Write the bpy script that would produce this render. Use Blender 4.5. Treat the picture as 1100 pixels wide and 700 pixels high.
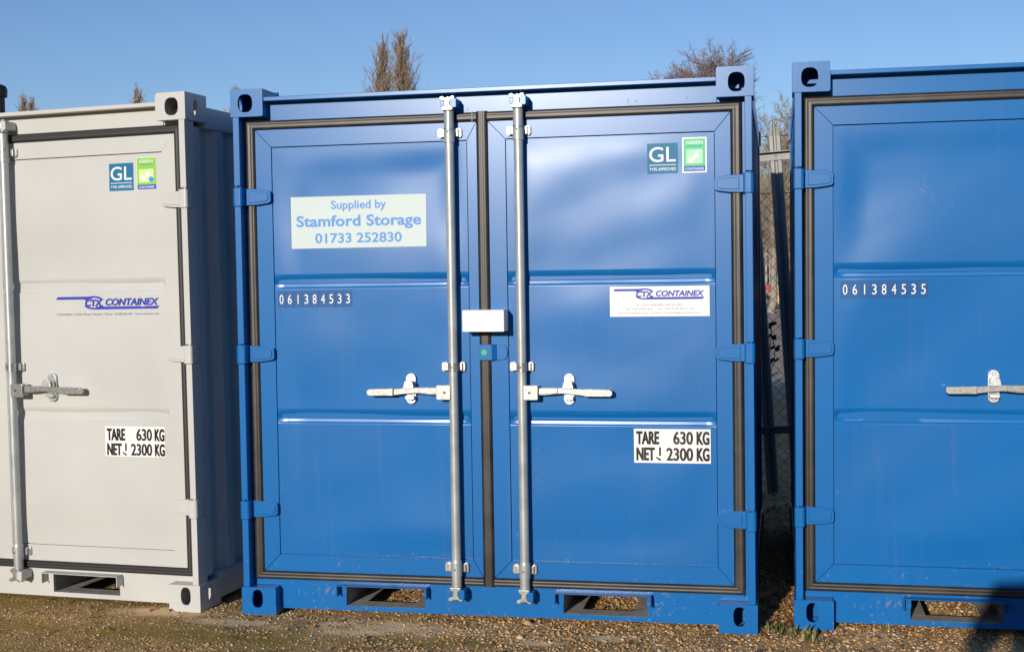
import bpy, bmesh, math, random
import numpy as np
from mathutils import Vector, Matrix, Euler, noise
R = math.radians
for o in list(bpy.data.objects): bpy.data.objects.remove(o)
S = bpy.context.scene; COL = S.collection

# ------------------------------------------------------------------ camera, sky, sun, exposure
cd = bpy.data.cameras.new("camera"); cam = bpy.data.objects.new("camera", cd); COL.objects.link(cam)
cam.location = (2.2911, -5.2239, 1.4623); cam.rotation_euler = (1.530405, 0.015406, 0.20252)
cd.sensor_fit = 'HORIZONTAL'; cd.sensor_width = 36; cd.lens = 1393.2/1100*36; cd.shift_y = -0.0012
cd.clip_start = 0.05; cd.clip_end = 4000
S.camera = cam
SUN = Vector((-0.186, -0.98, 0.236)).normalized()
EL = math.asin(SUN.z); AZ = math.atan2(SUN.x, SUN.y)
W = bpy.data.worlds.new("World"); S.world = W; W.use_nodes = True
nt = W.node_tree; nt.nodes.clear()
sky = nt.nodes.new('ShaderNodeTexSky'); sky.sky_type = 'NISHITA'; sky.sun_disc = False
sky.sun_elevation = EL; sky.sun_rotation = AZ; sky.air_density = 1.0; sky.dust_density = 0.05; sky.ozone_density = 2.6
bg = nt.nodes.new('ShaderNodeBackground'); bg.inputs[1].default_value = 0.095
wo = nt.nodes.new('ShaderNodeOutputWorld')
tint = nt.nodes.new('ShaderNodeMix'); tint.data_type = 'RGBA'; tint.blend_type = 'MULTIPLY'; tint.inputs[0].default_value = 1.0
tint.inputs[7].default_value = (0.88, 0.98, 1.26, 1)
nt.links.new(sky.outputs[0], tint.inputs[6]); nt.links.new(tint.outputs[2], bg.inputs[0]); nt.links.new(bg.outputs[0], wo.inputs[0])
sl = bpy.data.lights.new("sun", 'SUN'); sl.energy = 4.0; sl.angle = R(0.53); sl.color = (1.0, 0.93, 0.83)
so = bpy.data.objects.new("sun", sl); COL.objects.link(so); so.rotation_euler = (-SUN).to_track_quat('-Z', 'Y').to_euler()
S.view_settings.view_transform = 'Standard'; S.view_settings.look = 'None'
S.view_settings.exposure = 0.0; S.view_settings.gamma = 1; S.view_settings.use_curve_mapping = False
S.render.engine = 'CYCLES'; S.render.resolution_x = 1024; S.render.resolution_y = 651

# ------------------------------------------------------------------ materials
def mat(name, base, rough=0.5, metal=0.0, spec=0.5, coat=0.0, coat_r=0.1):
    m = bpy.data.materials.new(name); m.use_nodes = True
    b = m.node_tree.nodes['Principled BSDF']
    b.inputs['Base Color'].default_value = (*base, 1); b.inputs['Roughness'].default_value = rough
    b.inputs['Metallic'].default_value = metal; b.inputs['Specular IOR Level'].default_value = spec
    b.inputs['Coat Weight'].default_value = coat; b.inputs['Coat Roughness'].default_value = coat_r if coat == 0 else 0.17
    return m
def nd(m, t, **kw):
    n = m.node_tree.nodes.new(t)
    for k, v in kw.items():
        if k in n.inputs.keys(): n.inputs[k].default_value = v
        else: setattr(n, k, v)
    return n
def lk(m, a, b): m.node_tree.links.new(a, b)
def bsdf(m): return m.node_tree.nodes['Principled BSDF']
def ramp(m, fac, stops):
    r = nd(m, 'ShaderNodeValToRGB'); e = r.color_ramp.elements
    while len(e) < len(stops): e.new(0.5)
    for i, (p, c) in enumerate(stops): e[i].position = p; e[i].color = (*c, 1)
    lk(m, fac, r.inputs[0]); return r
def objco(m):
    return nd(m, 'ShaderNodeTexCoord').outputs['Object']
def noise_n(m, co, scale, detail=4, rough=0.55, vec_scale=None):
    n = nd(m, 'ShaderNodeTexNoise'); n.inputs['Scale'].default_value = scale
    n.inputs['Detail'].default_value = detail; n.inputs['Roughness'].default_value = rough
    if vec_scale:
        mp = nd(m, 'ShaderNodeMapping'); mp.inputs['Scale'].default_value = vec_scale
        lk(m, co, mp.inputs['Vector']); co = mp.outputs[0]
    lk(m, co, n.inputs['Vector']); return n
def mixc(m, fac, a, b):
    x = nd(m, 'ShaderNodeMix', data_type='RGBA')
    if isinstance(fac, float): x.inputs[0].default_value = fac
    else: lk(m, fac, x.inputs[0])
    for s, v in ((6, a), (7, b)):
        if isinstance(v, tuple): x.inputs[s].default_value = (*v, 1)
        else: lk(m, v, x.inputs[s])
    return x.outputs[2]
def bump(m, h, strength=0.2, dist=0.01):
    b = nd(m, 'ShaderNodeBump'); b.inputs['Strength'].default_value = strength; b.inputs['Distance'].default_value = dist
    lk(m, h, b.inputs['Height']); lk(m, b.outputs[0], bsdf(m).inputs['Normal']); return b

def paint(name, base, dirt=(0.30, 0.22, 0.15), rough=0.32, dirt_amt=1.0, coat=0.0):
    m = mat(name, base, rough, coat=coat)
    co = objco(m)
    # slight tone drift of the paint
    n1 = noise_n(m, co, 1.7, 5)
    b2 = tuple(c*0.86 for c in base)
    r1 = ramp(m, n1.outputs[0], [(0.3, (0, 0, 0)), (0.75, (1, 1, 1))])
    c0 = mixc(m, r1.outputs[0], base, b2)
    # dried mud splashes: specks that thin out within 0.5 m of the ground
    sp = nd(m, 'ShaderNodeSeparateXYZ'); lk(m, co, sp.inputs[0])
    mr = nd(m, 'ShaderNodeMapRange'); lk(m, sp.outputs[2], mr.inputs[0])
    mr.inputs[1].default_value = 0.0; mr.inputs[2].default_value = 0.55; mr.inputs[3].default_value = 0.10; mr.inputs[4].default_value = 0.0
    n2 = noise_n(m, co, 55, 3, 0.6); n3 = noise_n(m, co, 5, 3)
    a = nd(m, 'ShaderNodeMath', operation='MULTIPLY'); lk(m, n3.outputs[0], a.inputs[0]); a.inputs[1].default_value = 0.35
    a2 = nd(m, 'ShaderNodeMath', operation='ADD'); lk(m, n2.outputs[0], a2.inputs[0]); lk(m, a.outputs[0], a2.inputs[1])
    a3 = nd(m, 'ShaderNodeMath', operation='ADD'); lk(m, a2.outputs[0], a3.inputs[0]); lk(m, mr.outputs[0], a3.inputs[1])
    d = ramp(m, a3.outputs[0], [(0.90, (0, 0, 0)), (1.0, (0.38*dirt_amt,)*3)])
    # faint vertical runs of rain dirt
    n4 = noise_n(m, co, 1.0, 3, 0.6, (26, 26, 1.1))
    d4 = ramp(m, n4.outputs[0], [(0.58, (0, 0, 0)), (0.80, (0.06*dirt_amt,)*3)])
    c1 = mixc(m, d4.outputs[0], c0, dirt)
    c2 = mixc(m, d.outputs[0], c1, dirt)
    n6 = noise_n(m, co, 1.0, 2, 0.5, (9, 9, 70)); n7 = noise_n(m, co, 2.6, 3)
    mm = nd(m, 'ShaderNodeMath', operation='MULTIPLY'); lk(m, n6.outputs[0], mm.inputs[0]); lk(m, n7.outputs[0], mm.inputs[1])
    d6 = ramp(m, mm.outputs[0], [(0.475, (0, 0, 0)), (0.53, (0.35*dirt_amt,)*3)])
    c2 = mixc(m, d6.outputs[0], c2, tuple(min(1, c*1.2+0.10) for c in base))
    lk(m, c2, bsdf(m).inputs['Base Color'])
    rr = nd(m, 'ShaderNodeMapRange'); lk(m, n1.outputs[0], rr.inputs[0])
    rr.inputs[3].default_value = rough-0.03; rr.inputs[4].default_value = rough+0.05
    ra = nd(m, 'ShaderNodeMath', operation='ADD'); lk(m, rr.outputs[0], ra.inputs[0]); lk(m, d.outputs[0], ra.inputs[1]); ra.use_clamp = True
    lk(m, ra.outputs[0], bsdf(m).inputs['Roughness'])
    n5 = noise_n(m, co, 160, 2); bump(m, n5.outputs[0], 0.025, 0.001)
    return m
BLUE = (0.004, 0.140, 0.415)
M = {}
M['blue'] = paint('blue_paint', BLUE, rough=0.275); bsdf(M['blue']).inputs['Specular IOR Level'].default_value = 0.40
M['white'] = paint('pale_grey_paint', (0.585, 0.575, 0.535), dirt=(0.36, 0.29, 0.22), rough=0.36, dirt_amt=0.8)
M['rubber'] = mat('rubber', (0.035, 0.027, 0.020), 0.42)
co = objco(M['rubber']); n = noise_n(M['rubber'], co, 9, 5)
r_ = ramp(M['rubber'], n.outputs[0], [(0.35, (0.020, 0.016, 0.013)), (0.7, (0.050, 0.039, 0.029))]); lk(M['rubber'], r_.outputs[0], bsdf(M['rubber']).inputs['Base Color'])
M['rubber_dark'] = mat('rubber_dark', (0.020, 0.018, 0.017), 0.5)
M['zinc'] = mat('zinc', (0.56, 0.57, 0.56), 0.42, 0.75)
co = objco(M['zinc']); n = noise_n(M['zinc'], co, 60, 4)
r_ = ramp(M['zinc'], n.outputs[0], [(0.3, (0.42, 0.43, 0.42)), (0.7, (0.72, 0.72, 0.70))]); lk(M['zinc'], r_.outputs[0], bsdf(M['zinc']).inputs['Base Color'])
M['rod'] = mat('galvanised_rod', (0.44, 0.46, 0.45), 0.42, 0.4)
n = noise_n(M['rod'], objco(M['rod']), 14, 5); r_ = ramp(M['rod'], n.outputs[0], [(0.3, (0.36, 0.38, 0.37)), (0.7, (0.50, 0.52, 0.50))]); lk(M['rod'], r_.outputs[0], bsdf(M['rod']).inputs['Base Color'])
M['bright'] = mat('bright_zinc_plate', (0.62, 0.61, 0.56), 0.33, 0.75)
n = noise_n(M['bright'], objco(M['bright']), 75, 4); r_ = ramp(M['bright'], n.outputs[0], [(0.3, (0.36, 0.36, 0.34)), (0.65, (0.56, 0.55, 0.51))]); lk(M['bright'], r_.outputs[0], bsdf(M['bright']).inputs['Base Color'])
M['dark'] = mat('dark_gap', (0.012, 0.013, 0.016), 0.8)
M['bolt'] = mat('bolt', (0.10, 0.10, 0.10), 0.5, 0.5)
M['boxwhite'] = mat('white_lock_box', (0.84, 0.83, 0.80), 0.5)
M['green'] = mat('green_dot', (0.02, 0.42, 0.16), 0.5)
M['pocket'] = mat('dusty_steel', (0.17, 0.165, 0.155), 0.75)
n = noise_n(M['pocket'], objco(M['pocket']), 22, 6); r_ = ramp(M['pocket'], n.outputs[0], [(0.3, (0.24, 0.24, 0.235)), (0.55, (0.36, 0.34, 0.31)), (0.8, (0.44, 0.35, 0.26))]); lk(M['pocket'], r_.outputs[0], bsdf(M['pocket']).inputs['Base Color'])
def flat(n, c, r=0.5): M[n] = mat(n, c, r, spec=0.3); return M[n]
flat('st_pale', (0.56, 0.64, 0.61)); flat('st_blue', (0.10, 0.28, 0.66)); flat('st_white', (0.84, 0.83, 0.80)); flat('st_black', (0.012, 0.012, 0.012))
flat('st_teal', (0.002, 0.15, 0.30)); flat('st_green', (0.10, 0.55, 0.26)); flat('st_lime', (0.24, 0.55, 0.06)); flat('st_band', (0.035, 0.11, 0.42)); flat('st_logo', (0.035, 0.05, 0.42))
flat('st_serial', (0.004, 0.085, 0.27)); flat('st_grey', (0.27, 0.27, 0.33)); flat('st_cream', (0.83, 0.81, 0.76)); flat('st_dot', (0.05, 0.30, 0.70)); flat('st_mint', (0.42, 0.74, 0.50)); flat('st_palelime', (0.62, 0.80, 0.30))
flat('st_bare', (0.62, 0.60, 0.57))

# ------------------------------------------------------------------ mesh builder
class MB:
    def __init__(s): s.v = []; s.f = []; s.m = []; s.sm = []
    def add(s, vs, fs, mi=0, smooth=False):
        b = len(s.v); s.v += [tuple(p) for p in vs]
        for f in fs: s.f.append([i+b for i in f]); s.m.append(mi); s.sm.append(smooth)
    def box(s, x0, x1, y0, y1, z0, z1, mi=0, skip=()):
        v = [(x0,y0,z0),(x1,y0,z0),(x1,y1,z0),(x0,y1,z0),(x0,y0,z1),(x1,y0,z1),(x1,y1,z1),(x0,y1,z1)]
        F = {'b':[0,3,2,1],'t':[4,5,6,7],'f':[0,1,5,4],'k':[2,3,7,6],'r':[1,2,6,5],'l':[3,0,4,7]}
        s.add(v, [F[k] for k in F if k not in skip], mi)
    def prism(s, poly, y0, y1, mi=0, ax='y'):   # poly in x,z extruded along y (or other axis)
        n = len(poly)
        if ax == 'y': v = [(a, y0, b) for a, b in poly]+[(a, y1, b) for a, b in poly]
        elif ax == 'x': v = [(y0, a, b) for a, b in poly]+[(y1, a, b) for a, b in poly]
        else: v = [(a, b, y0) for a, b in poly]+[(a, b, y1) for a, b in poly]
        s.add(v, [list(range(n)), list(range(2*n-1, n-1, -1))]+[[i, n+i, n+(i+1)%n, (i+1)%n] for i in range(n)], mi)
    def cyl(s, p, q, r, r2=None, n=16, mi=0, caps=True, smooth=True):
        p = Vector(p); q = Vector(q); r2 = r if r2 is None else r2
        d = (q-p).normalized(); u = d.orthogonal().normalized(); w = d.cross(u)
        v = [p+(u*math.cos(a)+w*math.sin(a))*r for a in [2*math.pi*i/n for i in range(n)]]
        v += [q+(u*math.cos(a)+w*math.sin(a))*r2 for a in [2*math.pi*i/n for i in range(n)]]
        s.add(v, [[i, (i+1)%n, n+(i+1)%n, n+i] for i in range(n)], mi, smooth)
        if caps: s.add(v, [list(range(n-1, -1, -1)), list(range(n, 2*n))], mi)
    def build(s, name, mats, parent=None, bevel=0, fix=True, smooth_ang=None):
        me = bpy.data.meshes.new(name); me.from_pydata(s.v, [], s.f)
        if not isinstance(mats, (list, tuple)): mats = [mats]
        for m in mats: me.materials.append(M[m] if isinstance(m, str) else m)
        me.polygons.foreach_set('material_index', s.m); me.polygons.foreach_set('use_smooth', s.sm)
        if fix:
            bm = bmesh.new(); bm.from_mesh(me); bmesh.ops.recalc_face_normals(bm, faces=bm.faces); bm.to_mesh(me); bm.free()
        me.update()
        o = bpy.data.objects.new(name, me); COL.objects.link(o)
        if parent: o.parent = parent
        if bevel:
            b = o.modifiers.new('bevel', 'BEVEL'); b.width = bevel; b.segments = 2; b.limit_method = 'ANGLE'; b.angle_limit = R(35)
        return o
def empty(name, loc=(0,0,0), rot=(0,0,0)):
    o = bpy.data.objects.new(name, None); COL.objects.link(o); o.location = loc; o.rotation_euler = rot; o.empty_display_size = 0.2; return o
def tag(o, label, cat=None, group=None, kind=None):
    if label: o['label'] = label
    if cat: o['category'] = cat
    if group: o['group'] = group
    if kind: o['kind'] = kind
    return o

# ------------------------------------------------------------------ container pieces
YP = 0.060                        # door panel plane behind the casting faces
def disp(x, z, seed):
    "shallow dents and bellying of the thin door sheet"
    u, w = x*0.93+z*0.38, z*0.93-x*0.38
    a = noise.noise(Vector((u*1.5+seed*7.3, w*2.9, seed*3.1)))
    b = noise.noise(Vector((u*3.9+seed*2.3+9, w*5.0, seed*1.7+5)))
    return 0.0085*a+0.0020*b
def edge_w(x, z, x0, x1, z0, z1, w=0.10):
    t = min(x-x0, x1-x, z-z0, z1-z)/w
    t = max(0, min(1, t)); return t*t*(3-2*t)
GRO = [(0.0, 0.0), (0.006, 0.0012), (0.014, 0.0042), (0.022, 0.0090), (0.030, 0.0145), (0.0345, 0.0170), (0.0370, 0.0168), (0.0425, 0.0064), (0.0445, 0.0056), (0.0550, 0.0060), (0.0570, 0.0050), (0.0615, 0.0005), (0.064, 0.0)]
GTOP = (1.468, 0.888)
def panel_y(x, z, x0, x1, seed):
    return YP+disp(x, z, seed)*edge_w(x, z, x0, x1, 0.258, 2.011, 0.13)
def panel_mesh(x0, x1, seed):
    mb = MB(); xs = list(np.linspace(x0, x1, 40)); rows = []
    def seg(a, b, n): return list(np.linspace(a, b, n))
    for ze in (GTOP[0], GTOP[1]):
        rows += [(ze+0.003, 0), (ze-0.067, 0), (ze+0.0012, 0), (ze-0.0652, 0)]
    for z in seg(0.258, GTOP[1]-0.064, 26): rows.append((z, 0))
    for gi in (1, 0):
        for t, d in reversed(GRO[1:-1]): rows.append((GTOP[gi]-t, d))
        if gi == 1:
            for z in seg(GTOP[1], GTOP[0]-0.064, 26): rows.append((z, 0))
    for z in seg(GTOP[0], 2.011, 26): rows.append((z, 0))
    rows.sort()
    n = len(xs); v = []
    for z, d in rows:
        for i, x in enumerate(xs):
            e = 1.0
            if d and (i == 0 or i == n-1): e = 0.0
            v.append((x, panel_y(x, z, x0, x1, seed)+d*e, z))
    f = [[j*n+i, j*n+i+1, (j+1)*n+i+1, (j+1)*n+i] for j in range(len(rows)-1) for i in range(n-1)]
    mb.add(v, f, 0, True); return mb

def casting(name, parent, x0, y0, z0, w, d, h, sx, sy, top, mt):
    "hollow cast corner with real holes in its two outer sides and its top or bottom"
    mb = MB(); t = 0.011
    def plate(o, u, v, du, dv, hole, nrm):
        # o: corner, u,v unit axes, du,dv size; hole=(cu,cv,a,b,n) or None; nrm: inward direction
        o = Vector(o); u = Vector(u); v = Vector(v); nrm = Vector(nrm)
        if hole is None:
            mb.add([o, o+u*du, o+u*du+v*dv, o+v*dv], [[0,1,2,3]]); 
            o2 = o+nrm*t; mb.add([o2, o2+u*du, o2+u*du+v*dv, o2+v*dv], [[3,2,1,0]]); return
        cu, cv, a, b, ex = hole
        ang = [2*math.pi*k/36 for k in range(36)]+[math.atan2(yy-cv, xx-cu) % (2*math.pi) for xx in (0, du) for yy in (0, dv)]
        ang = sorted(set(round(q, 6) for q in ang)); n = len(ang); A = []; Bp = []
        for q in ang:
            c, s_ = math.cos(q), math.sin(q)
            k = min(((du-cu)/c if c > 1e-9 else (-cu/c if c < -1e-9 else 1e9)), ((dv-cv)/s_ if s_ > 1e-9 else (-cv/s_ if s_ < -1e-9 else 1e9)))
            A.append((cu+c*k, cv+s_*k))
            r = ((abs(c)/a)**ex+(abs(s_)/b)**ex)**(-1/ex); Bp.append((cu+c*r, cv+s_*r))
        P = lambda q, k: o+u*q[0]+v*q[1]+nrm*k
        V = [P(q, 0) for q in A]+[P(q, 0) for q in Bp]+[P(q, t) for q in Bp]+[P(q, t) for q in A]
        F = []
        for i in range(n):
            j = (i+1) % n
            F += [[i, j, n+j, n+i], [n+i, n+j, 2*n+j, 2*n+i], [2*n+i, 2*n+j, 3*n+j, 3*n+i]]
        mb.add(V, F)
    hz = h/2-(0.002 if top else -0.010)
    fh = (w*0.5+(0.003 if sx < 0 else -0.003)*0+ (0.006*sx), hz, 0.033 if top else 0.0245, 0.0385 if top else 0.0395, 2.6)
    x1, y1, z1 = x0+w, y0+d, z0+h
    front = fh if sy < 0 else None; back = fh if sy > 0 else None
    sh = (d*0.5, hz, 0.019, 0.036, 2.4)
    plate((x0,y0,z0), (1,0,0), (0,0,1), w, h, front, (0,1,0))
    plate((x0,y1,z0), (1,0,0), (0,0,1), w, h, back, (0,-1,0))
    plate((x0,y0,z0), (0,1,0), (0,0,1), d, h, sh if sx < 0 else None, (1,0,0))
    plate((x1,y0,z0), (0,1,0), (0,0,1), d, h, sh if sx > 0 else None, (-1,0,0))
    th = (w*0.5, d*0.5, 0.028, 0.036, 2.6)
    plate((x0,y0,z0), (1,0,0), (0,1,0), w, d, None if top else th, (0,0,1))
    plate((x0,y0,z1), (1,0,0), (0,1,0), w, d, None, (0,0,-1))
    bm = bmesh.new(); me = bpy.data.meshes.new(name); me.from_pydata(mb.v, [], mb.f); bm.from_mesh(me)
    bmesh.ops.remove_doubles(bm, verts=bm.verts, dist=0.0004)
    oe = []
    for e in bm.edges:
        a, b = e.verts[0].co, e.verts[1].co
        c = 0
        for k, lo, hi in ((0, x0, x1), (1, y0, y1), (2, z0, z1)):
            for val in (lo, hi):
                if abs(a[k]-val) < 1e-5 and abs(b[k]-val) < 1e-5: c += 1
        if c >= 2: oe.append(e)
    bmesh.ops.bevel(bm, geom=oe, offset=0.0055, segments=3, affect='EDGES', profile=0.5)
    bm.to_mesh(me); bm.free(); me.materials.append(M[mt])
    o = bpy.data.objects.new(name, me); COL.objects.link(o); o.parent = parent
    return o

def corr_wall(name, parent, a0, a1, z0, z1, off, axis, mt, sgn):
    "trapezoid corrugated sheet; axis 'y' runs along y at x=off; axis 'x' runs along x at y=off"
    per = 0.20; pts = []; t = a0
    while t < a1:
        for dt, dd in ((0, 0), (0.055, 0), (0.095, 0.032), (0.155, 0.032)):
            if t+dt <= a1: pts.append((t+dt, dd))
        t += per
    pts.append((a1, 0)); v = []
    for z in (z0, z1):
        for p, dd in pts: v.append((off-sgn*dd, p, z) if axis == 'y' else (p, off-sgn*dd, z))
    n = len(pts); mb = MB(); mb.add(v, [[i, i+1, n+i+1, n+i] for i in range(n-1)])
    o = mb.build(name, mt, parent); s = o.modifiers.new('sheet', 'SOLIDIFY'); s.thickness = 0.002; return o

def text_mesh(body, x, z, h, w=None, bold=0.0, align='LEFT', shear=0.0, spacing=1.0):
    "glyph outlines as vertices (x,z) and faces; cap height h, stretched to width w"
    cu = bpy.data.curves.new('t', 'FONT'); cu.body = body; cu.size = 1.0; cu.offset = bold; cu.shear = shear; cu.space_character = spacing
    cu.resolution_u = 4
    o = bpy.data.objects.new('t', cu); COL.objects.link(o)
    dg = bpy.context.evaluated_depsgraph_get(); me = bpy.data.meshes.new_from_object(o.evaluated_get(dg))
    vs = np.array([v.co[:] for v in me.vertices]); fs = [list(p.vertices) for p in me.polygons]
    bpy.data.objects.remove(o); bpy.data.curves.remove(cu); bpy.data.meshes.remove(me)
    x0, x1 = vs[:,0].min(), vs[:,0].max(); s = h/0.729
    sx = s if w is None else w/(x1-x0)
    X = (vs[:,0]-x0)*sx; wid = (x1-x0)*sx
    X = X + x - (wid/2 if align == 'CENTER' else 0)
    return [(a, b) for a, b in zip(X, vs[:,1]*s+z)], fs

class Sticker:
    "thin printed film laid on a door sheet, following its shape"
    def __init__(s, yf): s.yf = yf; s.mb = MB()
    def grid(s, x0, x1, z0, z1, mi, lay=0, skew=0.0):
        nx = max(1, int((x1-x0)/0.03)); nz = max(1, int((z1-z0)/0.03)); v = []
        for j in range(nz+1):
            for i in range(nx+1):
                z = z0+(z1-z0)*j/nz; x = x0+(x1-x0)*i/nx+skew*(z-z0)
                v.append((x, s.yf(x, z)-0.0014-0.0009*lay, z))
        s.mb.add(v, [[j*(nx+1)+i, j*(nx+1)+i+1, (j+1)*(nx+1)+i+1, (j+1)*(nx+1)+i] for j in range(nz) for i in range(nx)], mi)
    def poly(s, pts, mi, lay=1):
        s.mb.add([(x, s.yf(x, z)-0.0014-0.0009*lay, z) for x, z in pts], [list(range(len(pts)))], mi)
    def text(s, body, x, z, h, mi, w=None, lay=1, **kw):
        p, f = text_mesh(body, x, z, h, w, **kw)
        s.mb.add([(a, s.yf(a, b)-0.0014-0.0009*lay, b) for a, b in p], f, mi)
    def build(s, name, mats, parent, label=None):
        o = s.mb.build(name, mats, parent, fix=False)
        me = o.data                                    # every printed face looks out of the door
        bm = bmesh.new(); bm.from_mesh(me)
        for f in bm.faces:
            f.normal_update()
            if f.normal.y > 0: f.normal_flip()
        bm.to_mesh(me); bm.free()
        if label: o['label'] = label
        return o

def stadium(cx, cz, w, h, n=8):
    r = min(w, h)/2; pts = []
    if h >= w:
        for k in range(n+1): a = math.pi*k/n; pts.append((cx+r*math.cos(a), cz+h/2-r+r*math.sin(a)))
        for k in range(n+1): a = math.pi+math.pi*k/n; pts.append((cx+r*math.cos(a), cz-h/2+r+r*math.sin(a)))
    else:
        for k in range(n+1): a = -math.pi/2+math.pi*k/n; pts.append((cx+w/2-r+r*math.cos(a), cz+r*math.sin(a)))
        for k in range(n+1): a = math.pi/2+math.pi*k/n; pts.append((cx-w/2+r+r*math.cos(a), cz+r*math.sin(a)))
    return pts
def rrect(x0, x1, z0, z1, r, n=4):
    pts = []
    for cx, cz, a0 in ((x1-r, z1-r, 0), (x0+r, z1-r, 90), (x0+r, z0+r, 180), (x1-r, z0+r, 270)):
        for k in range(n+1):
            a = R(a0+90*k/n); pts.append((cx+r*math.cos(a), cz+r*math.sin(a)))
    return pts

def gasket_run(mb, a, b, width, horiz, c, yb=0.064, yt=0.047, ma=0, mb_=0):
    "a soft door seal with a rounded face, from a to b, centred on c; ma, mb_ mitre its ends"
    prof = []
    for k in range(15):
        u = -1+2*k/14
        y = yb-(yb-yt)*max(0, 1-abs(u)**3.6)**0.5+0.0016*math.exp(-(u/0.30)**2)
        prof.append((u*width/2, y))
    v = []
    for t, m_ in ((a, ma), (b, mb_)):
        for p, y in prof: v.append((t+m_*p, y, c+p) if horiz else (c+p, y, t+m_*p))
    n = len(prof); mb.add(v, [[i, i+1, n+i+1, n+i] for i in range(n-1)], 0, True)

def make_container(loc, rot, seed, paintm, label, group, serial=None, plates=True, ctx_bg=True, supplied=False, has_box=False, gk='rubber', grnd=False):
    root = empty('storage_container', loc, rot); tag(root, label, 'container', group)
    w, D, H = 2.20, 2.20, 2.26; p = paintm
    # corner castings
    for sx in (-1, 1):
        for sy in (-1, 1):
            for top in (0, 1):
                cw = 0.146 if top else 0.155
                casting('corner_casting', root, 0 if sx < 0 else w-cw, 0 if sy < 0 else D-0.178, H-0.118 if top else 0, cw, 0.178, 0.118, sx, sy, top, p)
    # posts
    for sx in (-1, 1):
        for sy in (-1, 1):
            mb = MB()
            def X(a, b): return (a, b) if sx < 0 else (w-b, w-a)
            def Y(a, b): return (a, b) if sy < 0 else (D-b, D-a)
            if sy < 0:
                zz = [0.118, 0.411, 0.497, 1.085, 1.171, 1.763, 1.849, 2.142]
                for k in range(0, 8, 2): mb.box(*X(0.0075, 0.036), 0.003, 0.080, zz[k], zz[k+1])
                mb.box(*X(0.012, 0.034), 0.020, 0.0795, 0.118, 2.142)
                mb.box(*X(0.0335, 0.150), 0.0665, 0.090, 0.1185, 2.1415)
            else:
                mb.box(*X(0.0075, 0.060), *Y(0.003, 0.12), 0.118, 2.142)
            mb.build('corner_post', p, root, bevel=0.0022)
    # header: rain strip proud of the lintel
    mb = MB(); mb.box(0.1465, w-0.1465, 0.008, 0.075, 2.206, 2.2235); mb.box(0.1465, w-0.1465, 0.0605, 0.12, 2.100, 2.2055)
    mb.build('header_rail', p, root, bevel=0.002)
    # sill with two lifting pockets
    PK = [(0.455, 0.807), (1.403, 1.755)]; mb = MB(); z0, z1 = 0.017, 0.150
    xs = [0.1555, PK[0][0], PK[0][1], PK[1][0], PK[1][1], w-0.1555]
    for k in (0, 2, 4): mb.box(xs[k], xs[k+1], 0.0605, 0.075, z0, z1)
    for a, b in PK: mb.box(a, b, 0.0605, 0.075, z0, 0.037); mb.box(a, b, 0.0605, 0.075, 0.131, z1)
    mb.box(0.036, w-0.036, 0.0605, 0.0750, 0.1505, 0.165)
    mb.box(0.0365, 0.155, 0.0605, 0.075, 0.119, 0.150); mb.box(w-0.155, w-0.0365, 0.0605, 0.075, 0.119, 0.150)
    for a in (0.050, w-0.050): mb.cyl((a+0.012*(1 if a < 1 else -1), 0.058, 0.140), (a+0.012*(1 if a < 1 else -1), 0.066, 0.140), 0.009, n=10)
    mb.build('sill_rail', p, root)
    for a, b in PK:
        fp = MB(); hx0, hx1 = a-0.030, b+0.018
        fp.box(hx0, hx1, 0.012, 0.062, 0.131, 0.1345)                       # hood top
        fp.box(hx0, hx0+0.004, 0.012, 0.062, 0.086, 0.131); fp.box(hx1-0.004, hx1, 0.012, 0.062, 0.086, 0.131)
        fp.box(hx0+0.004, a+0.003, 0.056, 0.060, 0.086, 0.131); fp.box(b-0.003, hx1-0.004, 0.056, 0.060, 0.086, 0.131)
        # tunnel through the floor frame
        fp.box(a-0.004, a, 0.0755, D-0.08, 0.030, 0.135, 1); fp.box(b, b+0.004, 0.0755, D-0.08, 0.030, 0.135, 1)
        fp.box(a, b, 0.0755, 0.30, 0.1320, 0.135, 1)
        fp.box(a, b, 0.062, 0.150, 0.033, 0.0375, 1)                         # front lip
        fp.box(a, a+0.068, 0.150, D-0.1, 0.033, 0.0375, 1); fp.box(b-0.068, b, 0.150, D-0.1, 0.033, 0.0375, 1)
        fp.build('lifting_pocket', [p, 'pocket'], root, bevel=0.0015)
    # body
    for sx in (-1, 1):
        mb = MB(); X = (lambda a, b: (a, b)) if sx < 0 else (lambda a, b: (w-b, w-a))
        mb.box(*X(0.008, 0.060), 0.1785, D-0.1785, 2.120, 2.213); mb.build('top_side_rail', p, root, bevel=0.003)
        mb = MB(); mb.box(*X(0.008, 0.060), 0.1785, D-0.1785, 0.022, 0.140); mb.build('bottom_side_rail', p, root, bevel=0.003)
        corr_wall('side_wall', root, 0.081, D-0.121, 0.1405, 2.1195, 0.014 if sx < 0 else w-0.014, 'y', p, -1 if sx < 0 else 1)
    corr_wall('rear_wall', root, 0.061, w-0.061, 0.05, 2.2, D-0.014, 'x', p, 1)
    mb = MB(); mb.box(0.0605, w-0.0605, 0.121, D-0.05, 2.190, 2.2055); mb.build('roof', p, root)
    mb = MB()
    for a, b in ((0.0605, PK[0][0]-0.005), (PK[0][1]+0.005, PK[1][0]-0.005), (PK[1][1]+0.005, w-0.0605)): mb.box(a, b, 0.30, D-0.05, 0.04, 0.16)
    mb.box(0.0605, w-0.0605, 0.30, D-0.05, 0.1605, 0.18); mb.build('floor', 'dark', root)
    # doors
    DR = [(0.0855, 1.0645, 0.160, 1.020, -1), (1.1135, 2.1065, 1.189, 2.041, 1)]
    gz0, gz1 = 0.180, 2.089
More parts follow.
